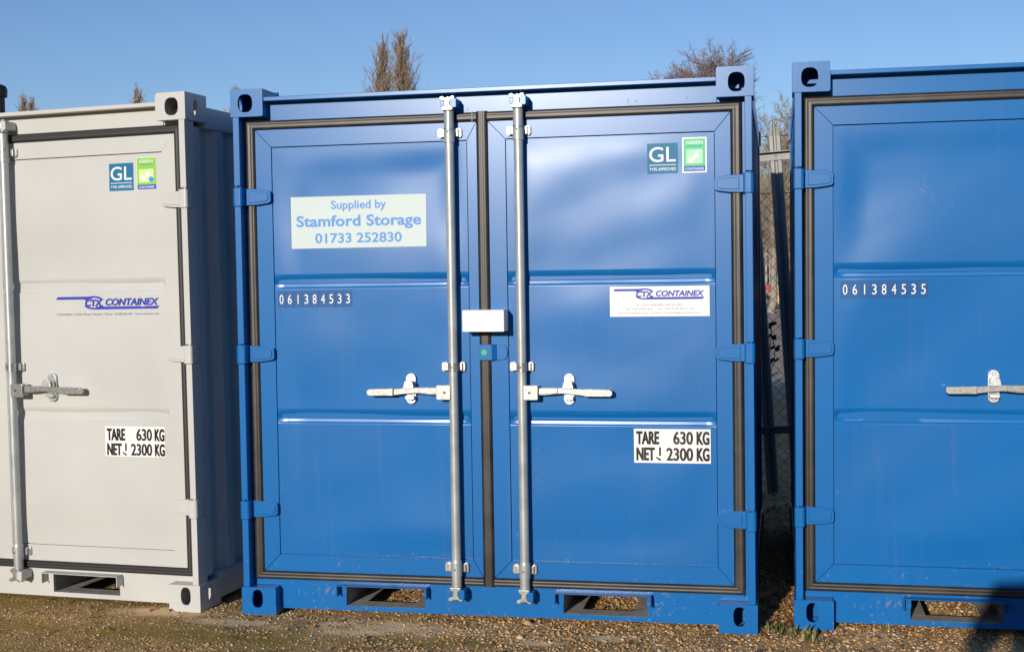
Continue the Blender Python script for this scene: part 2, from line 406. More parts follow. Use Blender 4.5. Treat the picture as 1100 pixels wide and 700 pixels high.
    for di, (fx0, fx1, px0, px1, side) in enumerate(DR):
        mb = MB(); y0 = 0.0575
        # frame of four mitred members
        mz0, mz1 = 0.257, 2.012; g = 0.0011 if ctx_bg else 0.0001; G3 = 0.003 if ctx_bg else 0.0004
        def quad(P):
            n = 4; mb.prism(P, y0, 0.072)
        quad([(fx0, gz0+g*1.2), (px0-G3, mz0-0.003+g), (px0-G3, mz1+0.003-g), (fx0, gz1-g*1.2)])
        quad([(fx1, gz0+g*1.2), (fx1, gz1-g*1.2), (px1+G3, mz1+0.003-g), (px1+G3, mz0-0.003+g)])
        quad([(fx0+g, gz1), (px0-G3+g, mz1+0.003), (px1+G3-g, mz1+0.003), (fx1-g, gz1)])
        quad([(fx0+g, gz0), (fx1-g, gz0), (px1+G3-g, mz0-0.003), (px0-G3+g, mz0-0.003)])
        dr = mb.build('door', p, root, bevel=0.0008)
        if side < 0 and has_box: pass
        bk = MB(); bk.box(fx0, fx1, 0.0790, 0.0990, gz0, gz1); bk.box(px0-0.004, px1+0.004, 0.0705, 0.0785, mz0-0.004, mz1+0.004)
        bk2 = bk.build('door_back', p, dr)
        # thin seams where the sheet is let into the frame
        sd = seed*2+di
        pm = panel_mesh(px0, px1, sd); pn = pm.build('door_panel', p, dr, fix=False)
        bm = bmesh.new(); bm.from_mesh(pn.data)
        for f in bm.faces:
            f.normal_update()
            if f.normal.y > 0: f.normal_flip()
        bm.to_mesh(pn.data); bm.free()
        yf = lambda x, z, a=px0, b=px1, s_=sd: panel_y(x, z, a, b, s_)
        # seal
        gb = MB()
        zt_, zb_ = gz1+0.0205, gz0-0.0190
        if side < 0:
            gasket_run(gb, zb_, zt_, 0.044, False, 0.0635, ma=1, mb_=-1)
            gasket_run(gb, 0.0635, 1.066, 0.041, True, zt_, ma=-1); gasket_run(gb, 0.0635, 1.066, 0.038, True, zb_, ma=1)
            gb.box(1.047, 1.052, 0.0462, 0.06, gz1+0.001, gz1+0.040)
        else:
            gasket_run(gb, zb_, zt_, 0.046, False, 2.1300, ma=-1, mb_=1)
            gasket_run(gb, 1.112, 2.130, 0.041, True, zt_, mb_=1); gasket_run(gb, 1.112, 2.130, 0.038, True, zb_, mb_=-1)
            gasket_run(gb, gz0-0.037, gz1+0.042, 0.049, False, 1.0890, 0.062, 0.0445)
        gb.build('door_gasket', gk, dr, fix=False)
        # hinges
        for hz in (1.802, 1.127, 0.453):
            hb = MB()
            def HX(v): return v if side < 0 else w-v
            pts = [(0.018, 0.034), (0.040, 0.036), (0.095, 0.0345), (0.138, 0.029), (0.154, 0.025), (0.159, 0.018), (0.159, -0.018), (0.154, -0.025), (0.138, -0.029), (0.095, -0.0345), (0.040, -0.036), (0.018, -0.034)]
            hb.prism([(HX(a), hz+b) for a, b in pts], 0.0360, 0.0480)
            rim = [(0.060, 0.024), (0.100, 0.023), (0.136, 0.020), (0.149, 0.013), (0.149, -0.013), (0.136, -0.020), (0.100, -0.023), (0.060, -0.024)]
            hb.prism([(HX(a), hz+b) for a, b in rim], 0.0320, 0.0362)
            a, b = sorted((HX(0.002), HX(0.044)))
            hb.prism(rrect(a, b, -0.006, 0.054, 0.012), hz-0.0395, hz+0.0395, ax='z')
            hb.cyl((HX(0.016), 0.008, hz-0.046), (HX(0.016), 0.008, hz+0.046), 0.006, n=8)
            a, b = sorted((HX(0.088), HX(0.152))); hb.box(a, b, 0.0478, 0.0582, hz-0.018, hz+0.018)
            hb.build('hinge', p, dr, bevel=0.0025)
        # locking rod
        rx = 0.958 if side < 0 else 1.2500; sh = lambda o_: setattr(o_, 'location', (0, 0.018, 0)); rb = MB()
        rb.cyl((rx, 0, 0.100), (rx, 0, 2.185), 0.0195, n=24)
        for za, zb in ((2.003, 2.048), (0.196, 0.250)): rb.cyl((rx, 0, za), (rx, 0, zb), 0.0235, n=24)
        for za, zb in ((2.048, 2.060), (0.250, 0.262)): rb.cyl((rx, 0, za), (rx, 0, zb), 0.0235, 0.0195, n=24, caps=False)
        for za, zb in ((2.060, 2.135), (0.150, 0.196)): rb.cyl((rx, 0, za), (rx, 0, zb), 0.0210, n=24)
        sh(rb.build('lock_rod', 'rod', dr))
        for zc, up in ((2.163, 1), (0.120, -1)):
            cb = MB(); q = 1 if up > 0 else -1
            body = [(-0.024, -0.030), (0.024, -0.030), (0.024, -0.018), (0.012, -0.010), (0.012, 0.008), (0.030, 0.016), (0.034, 0.026), (0.022, 0.030), (0.008, 0.022), (-0.008, 0.022), (-0.020, 0.030), (-0.034, 0.024), (-0.030, 0.014), (-0.012, 0.008), (-0.012, -0.010), (-0.024, -0.018)]
            cb.prism([(rx+a_, zc+q*b_) for a_, b_ in body], -0.032, 0.004)
            cb.cyl((rx, 0, zc-0.026), (rx, 0, zc+0.026), 0.017, n=16)
            sh(cb.build('rod_cam', 'bright', dr, bevel=0.003))
            for s_ in (-1, 1):
                kb = MB()
                a, b = sorted((rx+s_*0.013, rx+s_*(0.040 if s_ > 0 else 0.030)))
                zc2 = zc-q*0.001
                kb.prism(rrect(a, b, zc2-(0.020 if s_ > 0 else 0.013), zc2+(0.020 if s_ > 0 else 0.013), 0.007), -0.034 if s_ > 0 else -0.026, 0.041)
                sh(kb.build('rod_keeper', p, dr, bevel=0.002))
        for zc in (2.045, 1.071, 0.223):
            gb2 = MB()
            for s_ in (-1, 1):
                cx = rx-0.006+s_*0.037
                gb2.prism(rrect(cx-0.0145, cx+0.0145, zc-0.020, zc+0.020, 0.009), 0.0275, 0.0400)
            gb2.cyl((rx, 0, zc-0.018), (rx, 0, zc+0.018), 0.0225, n=20)
            gb2.box(rx-0.045, rx+0.035, 0.016, 0.0300, zc-0.016, zc+0.016)
            sh(gb2.build('rod_guide', 'bright', dr, bevel=0.002))
            for s_ in (-1, 1):
                cx = rx-0.006+s_*0.037
                for dz in (-0.009, 0.009):
                    bb = MB(); bb.cyl((cx, 0.0250, zc+dz), (cx, 0.0285, zc+dz), 0.0042, n=8); sh(bb.build('guide_rivet', 'bolt', dr))
            bb = MB(); bb.cyl((rx-0.002, -0.0245, zc), (rx-0.002, -0.020, zc), 0.0042, n=8); sh(bb.build('guide_bolt', 'bolt', dr))
        # handle
        s_ = -1 if side < 0 else 1
        hx = lambda d: rx+s_*d
        hb = MB(); a, b = sorted((hx(0.008), hx(0.070)))
        hb.prism(rrect(a, b, 0.936, 0.997, 0.006), -0.024, -0.012); hb.prism(rrect(a, b, 0.938, 0.995, 0.006), 0.010, 0.018)
        a2, b2 = sorted((hx(0.055), hx(0.068))); hb.box(a2, b2, -0.012, 0.012, 0.945, 0.990)
        lever = [(0.050, 0.018), (0.110, 0.018), (0.165, 0.018), (0.215, 0.015), (0.262, 0.011), (0.268, 0.013), (0.366, 0.010), (0.374, 0.003), (0.374, -0.010), (0.366, -0.016), (0.262, -0.016), (0.215, -0.010), (0.165, -0.006), (0.110, -0.012), (0.050, -0.014)]
        hb.prism([(hx(d), 0.968+z) for d, z in lever], -0.006, 0.004)
        grip = [(0.260, 0.014), (0.366, 0.0115), (0.3755, 0.004), (0.3755, -0.011), (0.366, -0.017), (0.260, -0.017)]
        hb.prism([(hx(d), 0.968+z) for d, z in grip], -0.0155, 0.0075)
        rib_ = [(0.068, 0.016), (0.150, 0.016), (0.150, -0.006), (0.068, -0.010)]
        hb.prism([(hx(d), 0.968+z) for d, z in rib_], -0.0100, 0.006)
        sh(hb.build('handle', 'bright', dr, bevel=0.0018))
        pb = MB(); pb.cyl((hx(0.034), -0.0275, 0.967), (hx(0.034), -0.022, 0.967), 0.0055, n=10); sh(pb.build('handle_pivot', 'bolt', dr))
        lb = MB(); cx = hx(0.1925)
        lb.prism(stadium(cx, 0.978, 0.044, 0.130), 0.0265, 0.0400)
        lb.prism(rrect(cx-0.018, cx+0.018, 0.974, 1.012, 0.006), 0.004, 0.046)
        lb.prism([(cx-0.024, 0.982), (cx+0.024, 0.982), (cx+0.018, 1.010), (cx+0.006, 1.016), (cx-0.010, 1.016), (cx-0.018, 1.008)], -0.0145, -0.008)
        lb.box(cx-0.016, cx+0.016, -0.012, 0.046, 1.000, 1.012)
        lb.prism(rrect(cx-0.020, cx+0.020, 0.934, 0.950, 0.005), 0.002, 0.046)
        sh(lb.build('handle_catch', 'zinc', dr, bevel=0.0018))
        for zz_ in (1.028, 0.928):
            rv = MB(); rv.cyl((cx, 0.0215, zz_), (cx, 0.027, zz_), 0.0055, 0.0080, n=12); sh(rv.build('catch_rivet', 'zinc', dr))
        # printed films
        if side < 0:
            if supplied:
                st = Sticker(yf); st.grid(0.240, 0.841, 1.577, 1.798, 0)
                st.text('Supplied by', 0.543, 1.744, 0.036, 1, w=0.245, align='CENTER', bold=0.016)
                st.text('Stamford Storage', 0.541, 1.671, 0.047, 1, w=0.555, align='CENTER', bold=0.026, spacing=1.02)
                st.text('01733 252830', 0.540, 1.600, 0.042, 1, w=0.385, align='CENTER', bold=0.018)
                st.build('sticker', ['st_pale', 'st_blue'], dr, 'pale rectangular sticker reading Supplied by Stamford Storage 01733 252830')
            if serial:
                st = Sticker(yf); sx0 = 0.171 if not grnd else 0.185; cw = (0.508-0.171)/len(serial)
                for i, ch in enumerate(serial):
                    st.grid(sx0+i*cw+0.0008, sx0+(i+1)*cw-0.0008, 1.3265, 1.396, 0)
                    st.text(ch, sx0+(i+0.5)*cw, 1.341, 0.042, 1, w=0.0042 if ch == '1' else 0.0175, align='CENTER', bold=0.0)
                st.build('serial_number', ['st_serial', 'st_cream'], dr, 'nine small dark blue squares with pale digits '+serial)
        elif plates:
            st = Sticker(yf); st.grid(1.773, 1.896, 1.852, 1.973, 0, 0)
            st.text('GL', 1.781, 1.899, 0.062, 1, w=0.107, bold=0.006)
            st.grid(1.781, 1.889, 1.8845, 1.8870, 1, 1)
            st.text('TYPE APPROVED', 1.781, 1.863, 0.0125, 1, w=0.108, bold=0.008)
            st.build('sticker', ['st_teal', 'st_white'], dr, 'square blue sticker with white letters GL TYPE APPROVED')
            st = Sticker(yf)
            gx0, gx1, gz_0, gz_1 = 1.914, 2.012, 1.851, 1.993
            if ctx_bg: st.grid(gx0, gx1, gz_0, gz_1, 0, 0); b_ = 0.006
            else: b_ = 0.002; st.grid(gx0, gx1, gz_0, gz_1, 0, 0)
            st.grid(gx0+b_, gx1-b_, gz_0+b_+0.021, gz_1-b_, 1, 1); st.grid(gx0+b_, gx1-b_, gz_0+b_, gz_0+b_+0.021, 2, 1)
            st.grid(gx0+b_+0.010, gx1-b_-0.010, gz_0+b_+0.030, gz_0+b_+0.088, 3, 2)
            st.text('GREEN', (gx0+gx1)/2, gz_1-b_-0.022, 0.014, 0, w=0.066, align='CENTER', bold=0.01, lay=2)
            st.text('TECHNOLOGY', (gx0+gx1)/2, gz_1-b_-0.031, 0.005, 2, w=0.064, align='CENTER', lay=2)
            st.text('CONTAINER', (gx0+gx1)/2, gz_0+b_+0.0055, 0.0095, 0, w=0.076, align='CENTER', bold=0.008, lay=2)
            c0 = gx0+0.047; cz = gz_0+0.064
            st.poly([(c0-0.024, cz-0.004), (c0-0.016, cz-0.001), (c0-0.012, cz-0.014), (c0+0.003, cz+0.018), (c0-0.006, cz-0.024), (c0-0.018, cz-0.028)], 0, 3)
            st.poly([(c0-0.004, cz-0.016), (c0+0.010, cz+0.022), (c0+0.027, cz+0.030), (c0+0.016, cz+0.010), (c0+0.020, cz+0.002), (c0+0.008, cz-0.006)], 0, 3)
            if not ctx_bg:
                st.poly([(gx0+0.073+0.012*math.cos(a), gz_0+0.045+0.012*math.sin(a)) for a in [k*math.pi/9 for k in range(18)]], 4, 4)
            st.build('sticker', ['st_white', 'st_green' if ctx_bg else 'st_lime', 'st_band', 'st_mint' if ctx_bg else 'st_palelime', 'st_dot'], dr, 'upright green sticker with white tick and blue bottom band')
            # maker's name
            st = Sticker(yf)
            if ctx_bg:
                x0, x1, z0_, z1_ = 1.614, 2.018, 1.274, 1.397; st.grid(x0, x1, z0_, z1_, 0)
                lx0, lx1, lt, lh = x0+0.014, x1-0.020, z1_-0.010, 0.042
            else:
                lx0, lx1, lt, lh = 1.470, 2.006, 1.386, 0.056
            L = lx1-lx0; bw = lh*0.22; cxr = lx0+L*(0.345 if ctx_bg else 0.375); rr_ = lh*0.54; ew = rr_*1.85; zc = lt-lh/2
            st.poly([(lx0, lt-bw), (cxr-ew*0.2, lt-bw), (cxr-ew*0.2, lt), (lx0+bw*0.8, lt)], 1, 1)
            st.poly([(cxr+ew*0.2, zc-rr_), (lx1-bw*0.8, zc-rr_), (lx1, zc-rr_+bw), (cxr+ew*0.2, zc-rr_+bw)], 1, 1)
            for k in range(28):                               # ring round the initials
                a0, a1 = 2*math.pi*k/28, 2*math.pi*(k+1)/28
                if (k % 14) in (0, 1, 12, 13): continue
                P = lambda a, q: (cxr+ew*q*math.cos(a), zc+rr_*q*math.sin(a))
                st.poly([P(a0, 1.0), P(a1, 1.0), P(a1, 0.74), P(a0, 0.74)], 1, 2)
            st.text('CTX', cxr, zc-lh*0.26, lh*0.52, 1, w=ew*1.62, align='CENTER', bold=0.035, shear=0.12, lay=3)
            st.text('CONTAINEX', cxr+ew*1.10, zc-rr_+bw*1.45, lh*0.54, 1, w=lx1-cxr-ew*1.12, bold=0.034, shear=0.22, lay=2)
            if ctx_bg:
                st.text('A- 2355 WIENER NEUDORF', (x0+x1)/2, z0_+0.043, 0.009, 2, w=0.185, align='CENTER')
                st.text('Tel. +43 2236 601    Fax +43 2236 601 1120', (x0+x1)/2, z0_+0.027, 0.009, 2, w=0.28, align='CENTER')
                st.text('www.containex.com    E-mail: containex@containex.com', (x0+x1)/2, z0_+0.011, 0.009, 2, w=0.335, align='CENTER')
                st.build('sticker', ['st_cream', 'st_logo', 'st_grey'], dr, 'white rectangular sticker with blue slanted maker logo over small grey print')
            else:
                st.text('CONTAINEX  A-2355 Wiener Neudorf · Phone: +43 (0)2236 601 · www.containex.com', (lx0+lx1)/2, 1.302, 0.010, 2, w=0.53, align='CENTER')
                st.build('sticker', ['st_cream', 'st_logo', 'st_grey'], dr, 'blue slanted maker logo printed straight onto the pale door')
            st = Sticker(yf); x0, x1, z0_, z1_ = (1.706, 2.017, 0.676, 0.8155) if ctx_bg else (1.704, 2.013, 0.668, 0.803)
            st.grid(x0, x1, z0_, z1_, 0)
            hh = 0.053
            for row, (l_, num) in enumerate((('TARE', '630'), ('NET', '2300'))):
                zb = z1_-0.0085-hh-row*0.0665
                st.text(l_, x0+0.009, zb, hh, 1, w=0.092 if row == 0 else 0.074, bold=0.030)
                st.text(l_, x0+0.0114, zb, hh, 1, w=0.092 if row == 0 else 0.074, bold=0.030, lay=2)
                nw = 0.078 if row == 0 else 0.106
                st.text(num, x0+0.238-nw, zb, hh, 1, w=nw, bold=0.015)
                st.text(num, x0+0.2404-nw, zb, hh, 1, w=nw, bold=0.015, lay=2)
                st.text('KG', x0+0.254, zb, hh, 1, w=0.050, bold=0.030)
                st.text('KG', x0+0.2564, zb, hh, 1, w=0.050, bold=0.030, lay=2)
            zb = z1_-0.0085-hh-0.0665
            st.poly([(x0+0.102, zb+0.018), (x0+0.110, zb+0.018), (x0+0.110, zb+hh), (x0+0.102, zb+hh)], 1, 1)
            st.poly([(x0+0.088, zb+0.010), (x0+0.092, zb+0.014), (x0+0.110, zb+0.004), (x0+0.110, zb-0.002), (x0+0.104, zb-0.002)], 1, 1)
            st.build('sticker', ['st_cream', 'st_black'], dr, 'white sticker with black letters TARE 630 KG NET 2300 KG')
        if has_box and side > 0:
            # small keeper plate with a green dot under the lock box
            kb = MB(); kb.prism([(1.063, 1.098), (1.121, 1.098), (1.121, 1.164), (1.063, 1.164)], 0.034, 0.040)
            kb.prism([(1.121, 0.034), (1.138, 0.050), (1.138, 0.056), (1.121, 0.040)], 1.098, 1.164, ax='z')
            kb.prism([(1.138, 1.098), (1.172, 1.100), (1.182, 1.112), (1.184, 1.131), (1.180, 1.150), (1.170, 1.162), (1.138, 1.164)], 0.0500, 0.0572)
            k_ = kb.build('keeper_plate', p, dr, bevel=0.0015)
            gd = MB(); gd.cyl((1.088, 0.0325, 1.131), (1.088, 0.0345, 1.131), 0.0125, n=20); gd.build('inspection_dot', 'green', dr)['label'] = 'round green dot on the small blue keeper plate'
            bx = MB(); bx.prism(rrect(1.014, 1.190, 1.2200, 1.3095, 0.004), -0.040, 0.0480); bx.build('lock_box', 'boxwhite', dr, bevel=0.003)
    return root

GRP = 'storage containers standing in a row'
make_container((0, 0, 0), (0, 0, 0), 3, 'blue', 'middle blue container with a white lock box and a Supplied by sticker on its doors', GRP, serial='061384533', supplied=True, has_box=True)
make_container((-2.3777, 0.2043, -0.0148), (-0.0005, -0.0070, -0.0992), 5, 'white', 'pale grey white container left of the blue ones, cut off by the picture edge', GRP, ctx_bg=False, gk='rubber_dark')
make_container((2.343, 0.062, 0.0125), (0.0042, 0.0030, 0.0), 8, 'blue', 'blue container with number 061384535, cut off at the right picture edge', GRP, serial='061384535', grnd=True)
#__MORE__
# ------------------------------------------------------------------ ground
SAND = [(0.72, -0.10, 0.24, 0.085), (0.52, -0.19, 0.12, 0.04), (-0.34, -0.01, 0.22, 0.09), (0.02, -0.13, 0.20, 0.06), (1.62, -0.12, 0.12, 0.04), (1.35, -0.22, 0.10, 0.04), (-1.75, -0.12, 0.25, 0.07), (2.9, -0.22, 0.2, 0.06), (0.05, 0.05, 0.12, 0.06)]
MOSS = [(-1.5, 0.06, 0.7, 0.10), (-1.2, -0.30, 0.55, 0.12), (-0.3, -0.34, 0.4, 0.07), (0.95, -0.27, 0.35, 0.07), (0.15, -0.36, 0.3, 0.06), (-2.1, -0.25, 0.4, 0.15)]
def patch(L, x, y):
    m = 0
    for cx, cy, rx, ry in L:
        d = math.hypot((x-cx)/rx, (y-cy)/ry)
        if d < 1.6: m = max(m, 1.25-d+0.65*noise.noise(Vector((x*9, y*14, 3)))+0.35*noise.noise(Vector((x*31, y*37, 8))))
    return max(0.0, min(1.0, m*1.5))
def gh(x, y):
    "ground height: trodden unevenness, flat where the castings stand"
    h = 0.010*noise.noise(Vector((x*1.3, y*1.6, 2.0)))+0.006*noise.noise(Vector((x*5.1, y*5.6, 7.0)))+0.003*noise.noise(Vector((x*17, y*17, 1.0)))
    return h-0.004
gm = mat('gravelly_earth', (0.2, 0.15, 0.1), 0.95, spec=0.2)
co = objco(gm)
nA = noise_n(gm, co, 1.15, 5, 0.6); nB = noise_n(gm, co, 7, 6, 0.65); nC = noise_n(gm, co, 95, 3, 0.6); nD = noise_n(gm, co, 0.9, 4, 0.6, (1, 1.4, 1)); nE = noise_n(gm, co, 3.2, 4, 0.6)
rB = ramp(gm, nB.outputs[0], [(0.28, (0.22, 0.115, 0.040)), (0.5, (0.46, 0.275, 0.10)), (0.72, (0.66, 0.43, 0.19))])
rC = ramp(gm, nC.outputs[0], [(0.32, (0.09, 0.05, 0.022)), (0.50, (0.48, 0.29, 0.12)), (0.70, (0.82, 0.58, 0.32))])
c0 = mixc(gm, 0.55, rB.outputs[0], rC.outputs[0])
fs = ramp(gm, nE.outputs[0], [(0.56, (0, 0, 0)), (0.68, (0.75,)*3)])
c1 = mixc(gm, fs.outputs[0], c0, (0.78, 0.57, 0.33))
# thin moss and weed film, mostly in front of the pale container
sx_ = nd(gm, 'ShaderNodeSeparateXYZ'); lk(gm, co, sx_.inputs[0])
mx = nd(gm, 'ShaderNodeMapRange'); lk(gm, sx_.outputs[0], mx.inputs[0]); mx.inputs[1].default_value = -1.5; mx.inputs[2].default_value = 1.3; mx.inputs[3].default_value = 0.12; mx.inputs[4].default_value = -0.10
ad = nd(gm, 'ShaderNodeMath', operation='ADD'); lk(gm, nD.outputs[0], ad.inputs[0]); lk(gm, mx.outputs[0], ad.inputs[1])
fm = ramp(gm, ad.outputs[0], [(0.46, (0, 0, 0)), (0.60, (0.62,)*3)])
c2 = mixc(gm, fm.outputs[0], c1, (0.26, 0.19, 0.045))
# worn pale yard further back
my = nd(gm, 'ShaderNodeMapRange'); lk(gm, sx_.outputs[1], my.inputs[0]); my.inputs[1].default_value = 9; my.inputs[2].default_value = 11
c3 = mixc(gm, my.outputs[0], c2, (0.46, 0.36, 0.27))
at_ = nd(gm, 'ShaderNodeAttribute'); at_.attribute_name = 'soil'; ss = nd(gm, 'ShaderNodeSeparateColor'); lk(gm, at_.outputs['Color'], ss.inputs[0])
c4 = mixc(gm, ss.outputs[0], c3, mixc(gm, nC.outputs[0], (0.60, 0.38, 0.17), (0.98, 0.70, 0.40)))
c5 = mixc(gm, ss.outputs[1], c4, mixc(gm, nC.outputs[0], (0.15, 0.10, 0.015), (0.42, 0.28, 0.05)))
lk(gm, c5, bsdf(gm).inputs['Base Color'])
mu = nd(gm, 'ShaderNodeMath', operation='ADD'); lk(gm, nC.outputs[0], mu.inputs[0]); lk(gm, nB.outputs[0], mu.inputs[1])
bump(gm, mu.outputs[0], 0.7, 0.010); M['ground'] = gm
def axis(lo, hi, a, b, st):
    c = list(np.arange(a, b, st)); out = []; s_ = st; t = b
    while t < hi: out.append(t); s_ *= 1.28; t += s_
    out.append(hi); pre = []; s_ = st; t = a-st
    while t > lo: pre.append(t); s_ *= 1.28; t -= s_
    pre.append(lo); return pre[::-1]+c+out
gx = axis(-1800, 1800, -3.6, 4.6, 0.022); gy = axis(-1800, 1800, -1.2, 2.6, 0.016)
v = []
for y in gy:
    for x in gx:
        far = abs(x) > 6 or abs(y) > 6
        v.append((x, y, -0.004 if far else gh(x, y)))
nx = len(gx); fs_ = [(j*nx+i, j*nx+i+1, (j+1)*nx+i+1, (j+1)*nx+i) for j in range(len(gy)-1) for i in range(nx-1)]
me = bpy.data.meshes.new('ground'); me.from_pydata(v, [], fs_); me.materials.append(gm)
me.polygons.foreach_set('use_smooth', [True]*len(fs_)); me.update()
ca = me.color_attributes.new('soil', 'FLOAT_COLOR', 'POINT')
ca.data.foreach_set('color', [q for x, y, z in v for q in ((patch(SAND, x, y), patch(MOSS, x, y)*0.7, 0, 1) if abs(x) < 4 and -1 < y < 0.6 else (0, 0, 0, 1))])
o = bpy.data.objects.new('ground', me); COL.objects.link(o); tag(o, 'brown trodden earth with gravel under the containers', kind='structure')

# loose gravel: uncountable, one mesh of small stones
rng = np.random.default_rng(11)
ico_v = []; ph = (1+5**.5)/2
for a in (-1, 1):
    for b in (-ph, ph): ico_v += [(0, a, b), (a, b, 0), (b, 0, a)]
ico_v = np.array(ico_v)/np.sqrt(1+ph*ph)
bm = bmesh.new(); [bm.verts.new(p) for p in ico_v]; bmesh.ops.convex_hull(bm, input=bm.verts); bm.verts.ensure_lookup_table(); bm.verts.index_update()
ico_v = np.array([p.co[:] for p in bm.verts]); ico_f = np.array([[q.index for q in f.verts] for f in bm.faces]); bm.free()
def stones(name, n, xr, yr, smin, smax, material, label, seed, clump=None):
    r = np.random.default_rng(seed)
    X = r.uniform(*xr, n); Y = r.uniform(*yr, n)
    if clump is not None:
        keep = np.array([r.random() > 0.80*max(patch(SAND, x, y), 0.75*patch(MOSS, x, y)) for x, y in zip(X, Y)]); X = X[keep]; Y = Y[keep]
        keep = np.array([noise.noise(Vector((x*1.1, y*1.5, seed)))+0.22*min(1, max(-1, x)) > clump-0.5*r.random() for x, y in zip(X, Y)]); X = X[keep]; Y = Y[keep]; n = len(X)
    Sz = (smin+(smax-smin)*r.random(n)**3.2)*(0.62+0.38*np.clip((X+0.3)/2.0, 0, 1))
    Z = np.array([gh(x, y) for x, y in zip(X, Y)])+Sz*0.18
    V = ico_v[None]*(1+r.normal(0, 0.16, (n, 12, 1)))
    V = V*np.stack([Sz, Sz*r.uniform(0.6, 1, n), Sz*r.uniform(0.4, 0.75, n)], 1)[:, None, :]
    a = r.uniform(0, 6.28, n); c, s_ = np.cos(a), np.sin(a); t = r.normal(0, 0.35, n)
    x_ = V[..., 0]*c[:, None]-V[..., 1]*s_[:, None]; y_ = V[..., 0]*s_[:, None]+V[..., 1]*c[:, None]; z_ = V[..., 2]+x_*t[:, None]
    V = np.stack([x_+X[:, None], y_+Y[:, None], z_+Z[:, None]], 2).reshape(-1, 3)
    F = (ico_f[None]+(np.arange(n)*12)[:, None, None]).reshape(-1, 3)
    me = bpy.data.meshes.new(name); me.vertices.add(len(V)); me.vertices.foreach_set('co', V.ravel())
    me.loops.add(F.size); me.loops.foreach_set('vertex_index', F.ravel().astype(np.int32))
    me.polygons.add(len(F)); me.polygons.foreach_set('loop_start', np.arange(0, F.size, 3, dtype=np.int32)); me.polygons.foreach_set('loop_total', np.full(len(F), 3, dtype=np.int32))
    me.update(calc_edges=True); me.materials.append(material)
    o = bpy.data.objects.new(name, me); COL.objects.link(o); tag(o, label, kind='stuff'); o['category'] = 'gravel'; return o
sm = mat('stone', (0.3, 0.25, 0.2), 0.85, spec=0.3)
gi = nd(sm, 'ShaderNodeNewGeometry'); r_ = ramp(sm, gi.outputs['Random Per Island'], [(0.0, (0.06, 0.035, 0.018)), (0.2, (0.24, 0.12, 0.045)), (0.42, (0.52, 0.29, 0.11)), (0.6, (0.38, 0.25, 0.12)), (0.78, (0.66, 0.40, 0.17)), (0.93, (0.60, 0.46, 0.28)), (1.0, (0.74, 0.60, 0.44))])
lk(sm, r_.outputs[0], bsdf(sm).inputs['Base Color'])
stones('gravel', 150000, (-3.4, 4.4), (-1.10, 0.75), 0.0014, 0.0095, sm, 'loose brown and grey gravel strewn over the earth', 4, 0.02)
stones('gravel_far', 16000, (-1, 4.2), (0.75, 3.4), 0.003, 0.012, sm, 'loose gravel lying between and behind the containers', 5)
bpy.data.objects['gravel_far'].name = 'gravel'
# bigger stones
stones('pebbles', 90, (-3.2, 4.2), (-0.9, 0.1), 0.008, 0.024, sm, 'scattered larger pale pebbles in front of the containers', 9)
# leaf crumbs
lm = mat('dead_leaf', (0.2, 0.1, 0.04), 0.8)
gi = nd(lm, 'ShaderNodeNewGeometry'); r_ = ramp(lm, gi.outputs['Random Per Island'], [(0, (0.10, 0.05, 0.025)), (0.5, (0.26, 0.12, 0.045)), (1, (0.40, 0.23, 0.09))]); lk(lm, r_.outputs[0], bsdf(lm).inputs['Base Color'])
rr = random.Random(3); mb = MB()
for k in range(1500):
    if k < 700: x = rr.uniform(-3.2, 4.2); y = rr.uniform(-1.0, 0.3)
    elif k < 1150: x = rr.gauss(2.31, 0.10); y = abs(rr.gauss(0, 0.6))
    else: x = rr.choice((0.63, 1.58, 2.98))+rr.uniform(-0.3, 0.3); y = rr.uniform(0.1, 1.1)
    s_ = rr.uniform(0.006, 0.02); a = rr.uniform(0, 6.28); z = gh(x, y)+0.006+rr.uniform(0, 0.006); d = Vector((math.cos(a), math.sin(a), rr.uniform(-0.3, 0.3)))*s_; e = Vector((-d.y*0.5, d.x*0.5, rr.uniform(-0.3, 0.5)*s_))
    P = Vector((x, y, z)); mb.add([P-d, P+e, P+d, P-e], [[0, 1, 2, 3]])
tag(mb.build('leaf_litter', lm, fix=False), 'small brown dead leaves lying on the gravel', 'leaves', kind='stuff')

# ------------------------------------------------------------------ weeds
wm = mat('weed_leaf', (0.085, 0.14, 0.035), 0.6)
gi = nd(wm, 'ShaderNodeNewGeometry'); r_ = ramp(wm, gi.outputs['Random Per Island'], [(0, (0.08, 0.10, 0.025)), (0.6, (0.17, 0.19, 0.055)), (1, (0.30, 0.26, 0.10))]); lk(wm, r_.outputs[0], bsdf(wm).inputs['Base Color'])
def weed(x, y, n, h, spread, label, seed, wide=0.004, name='weed'):
    r = random.Random(seed); mb = MB()
    for k in range(n):
        a = r.uniform(0, 6.28); px = r.gauss(0, spread*0.35); py = r.gauss(0, spread*0.35); hh = h*r.uniform(0.45, 1.0); ln = r.uniform(0.1, 0.7)*hh
        d = Vector((math.cos(a), math.sin(a), 0)); sd = Vector((-d.y, d.x, 0)); w_ = wide*r.uniform(0.6, 1.4)
        P = [Vector((px, py, -0.004))+d*ln*t*t+Vector((0, 0, hh*t*(1-0.25*t))) for t in (0, 0.35, 0.7, 1)]
        W_ = [w_*0.5, w_, w_*0.8, 0.0004]; V = []
        for p, q in zip(P, W_): V += [p-sd*q, p+sd*q]
        mb.add(V, [[0,1,3,2], [2,3,5,4], [4,5,7,6]])
    o = mb.build(name, wm, fix=False); o.location = (x, y, gh(x, y)); tag(o, label, 'weed', 'small weeds along the containers'); return o
weed(2.400, -0.035, 26, 0.085, 0.045, 'small green weed against the lower left corner casting of the right blue container', 1, 0.006)
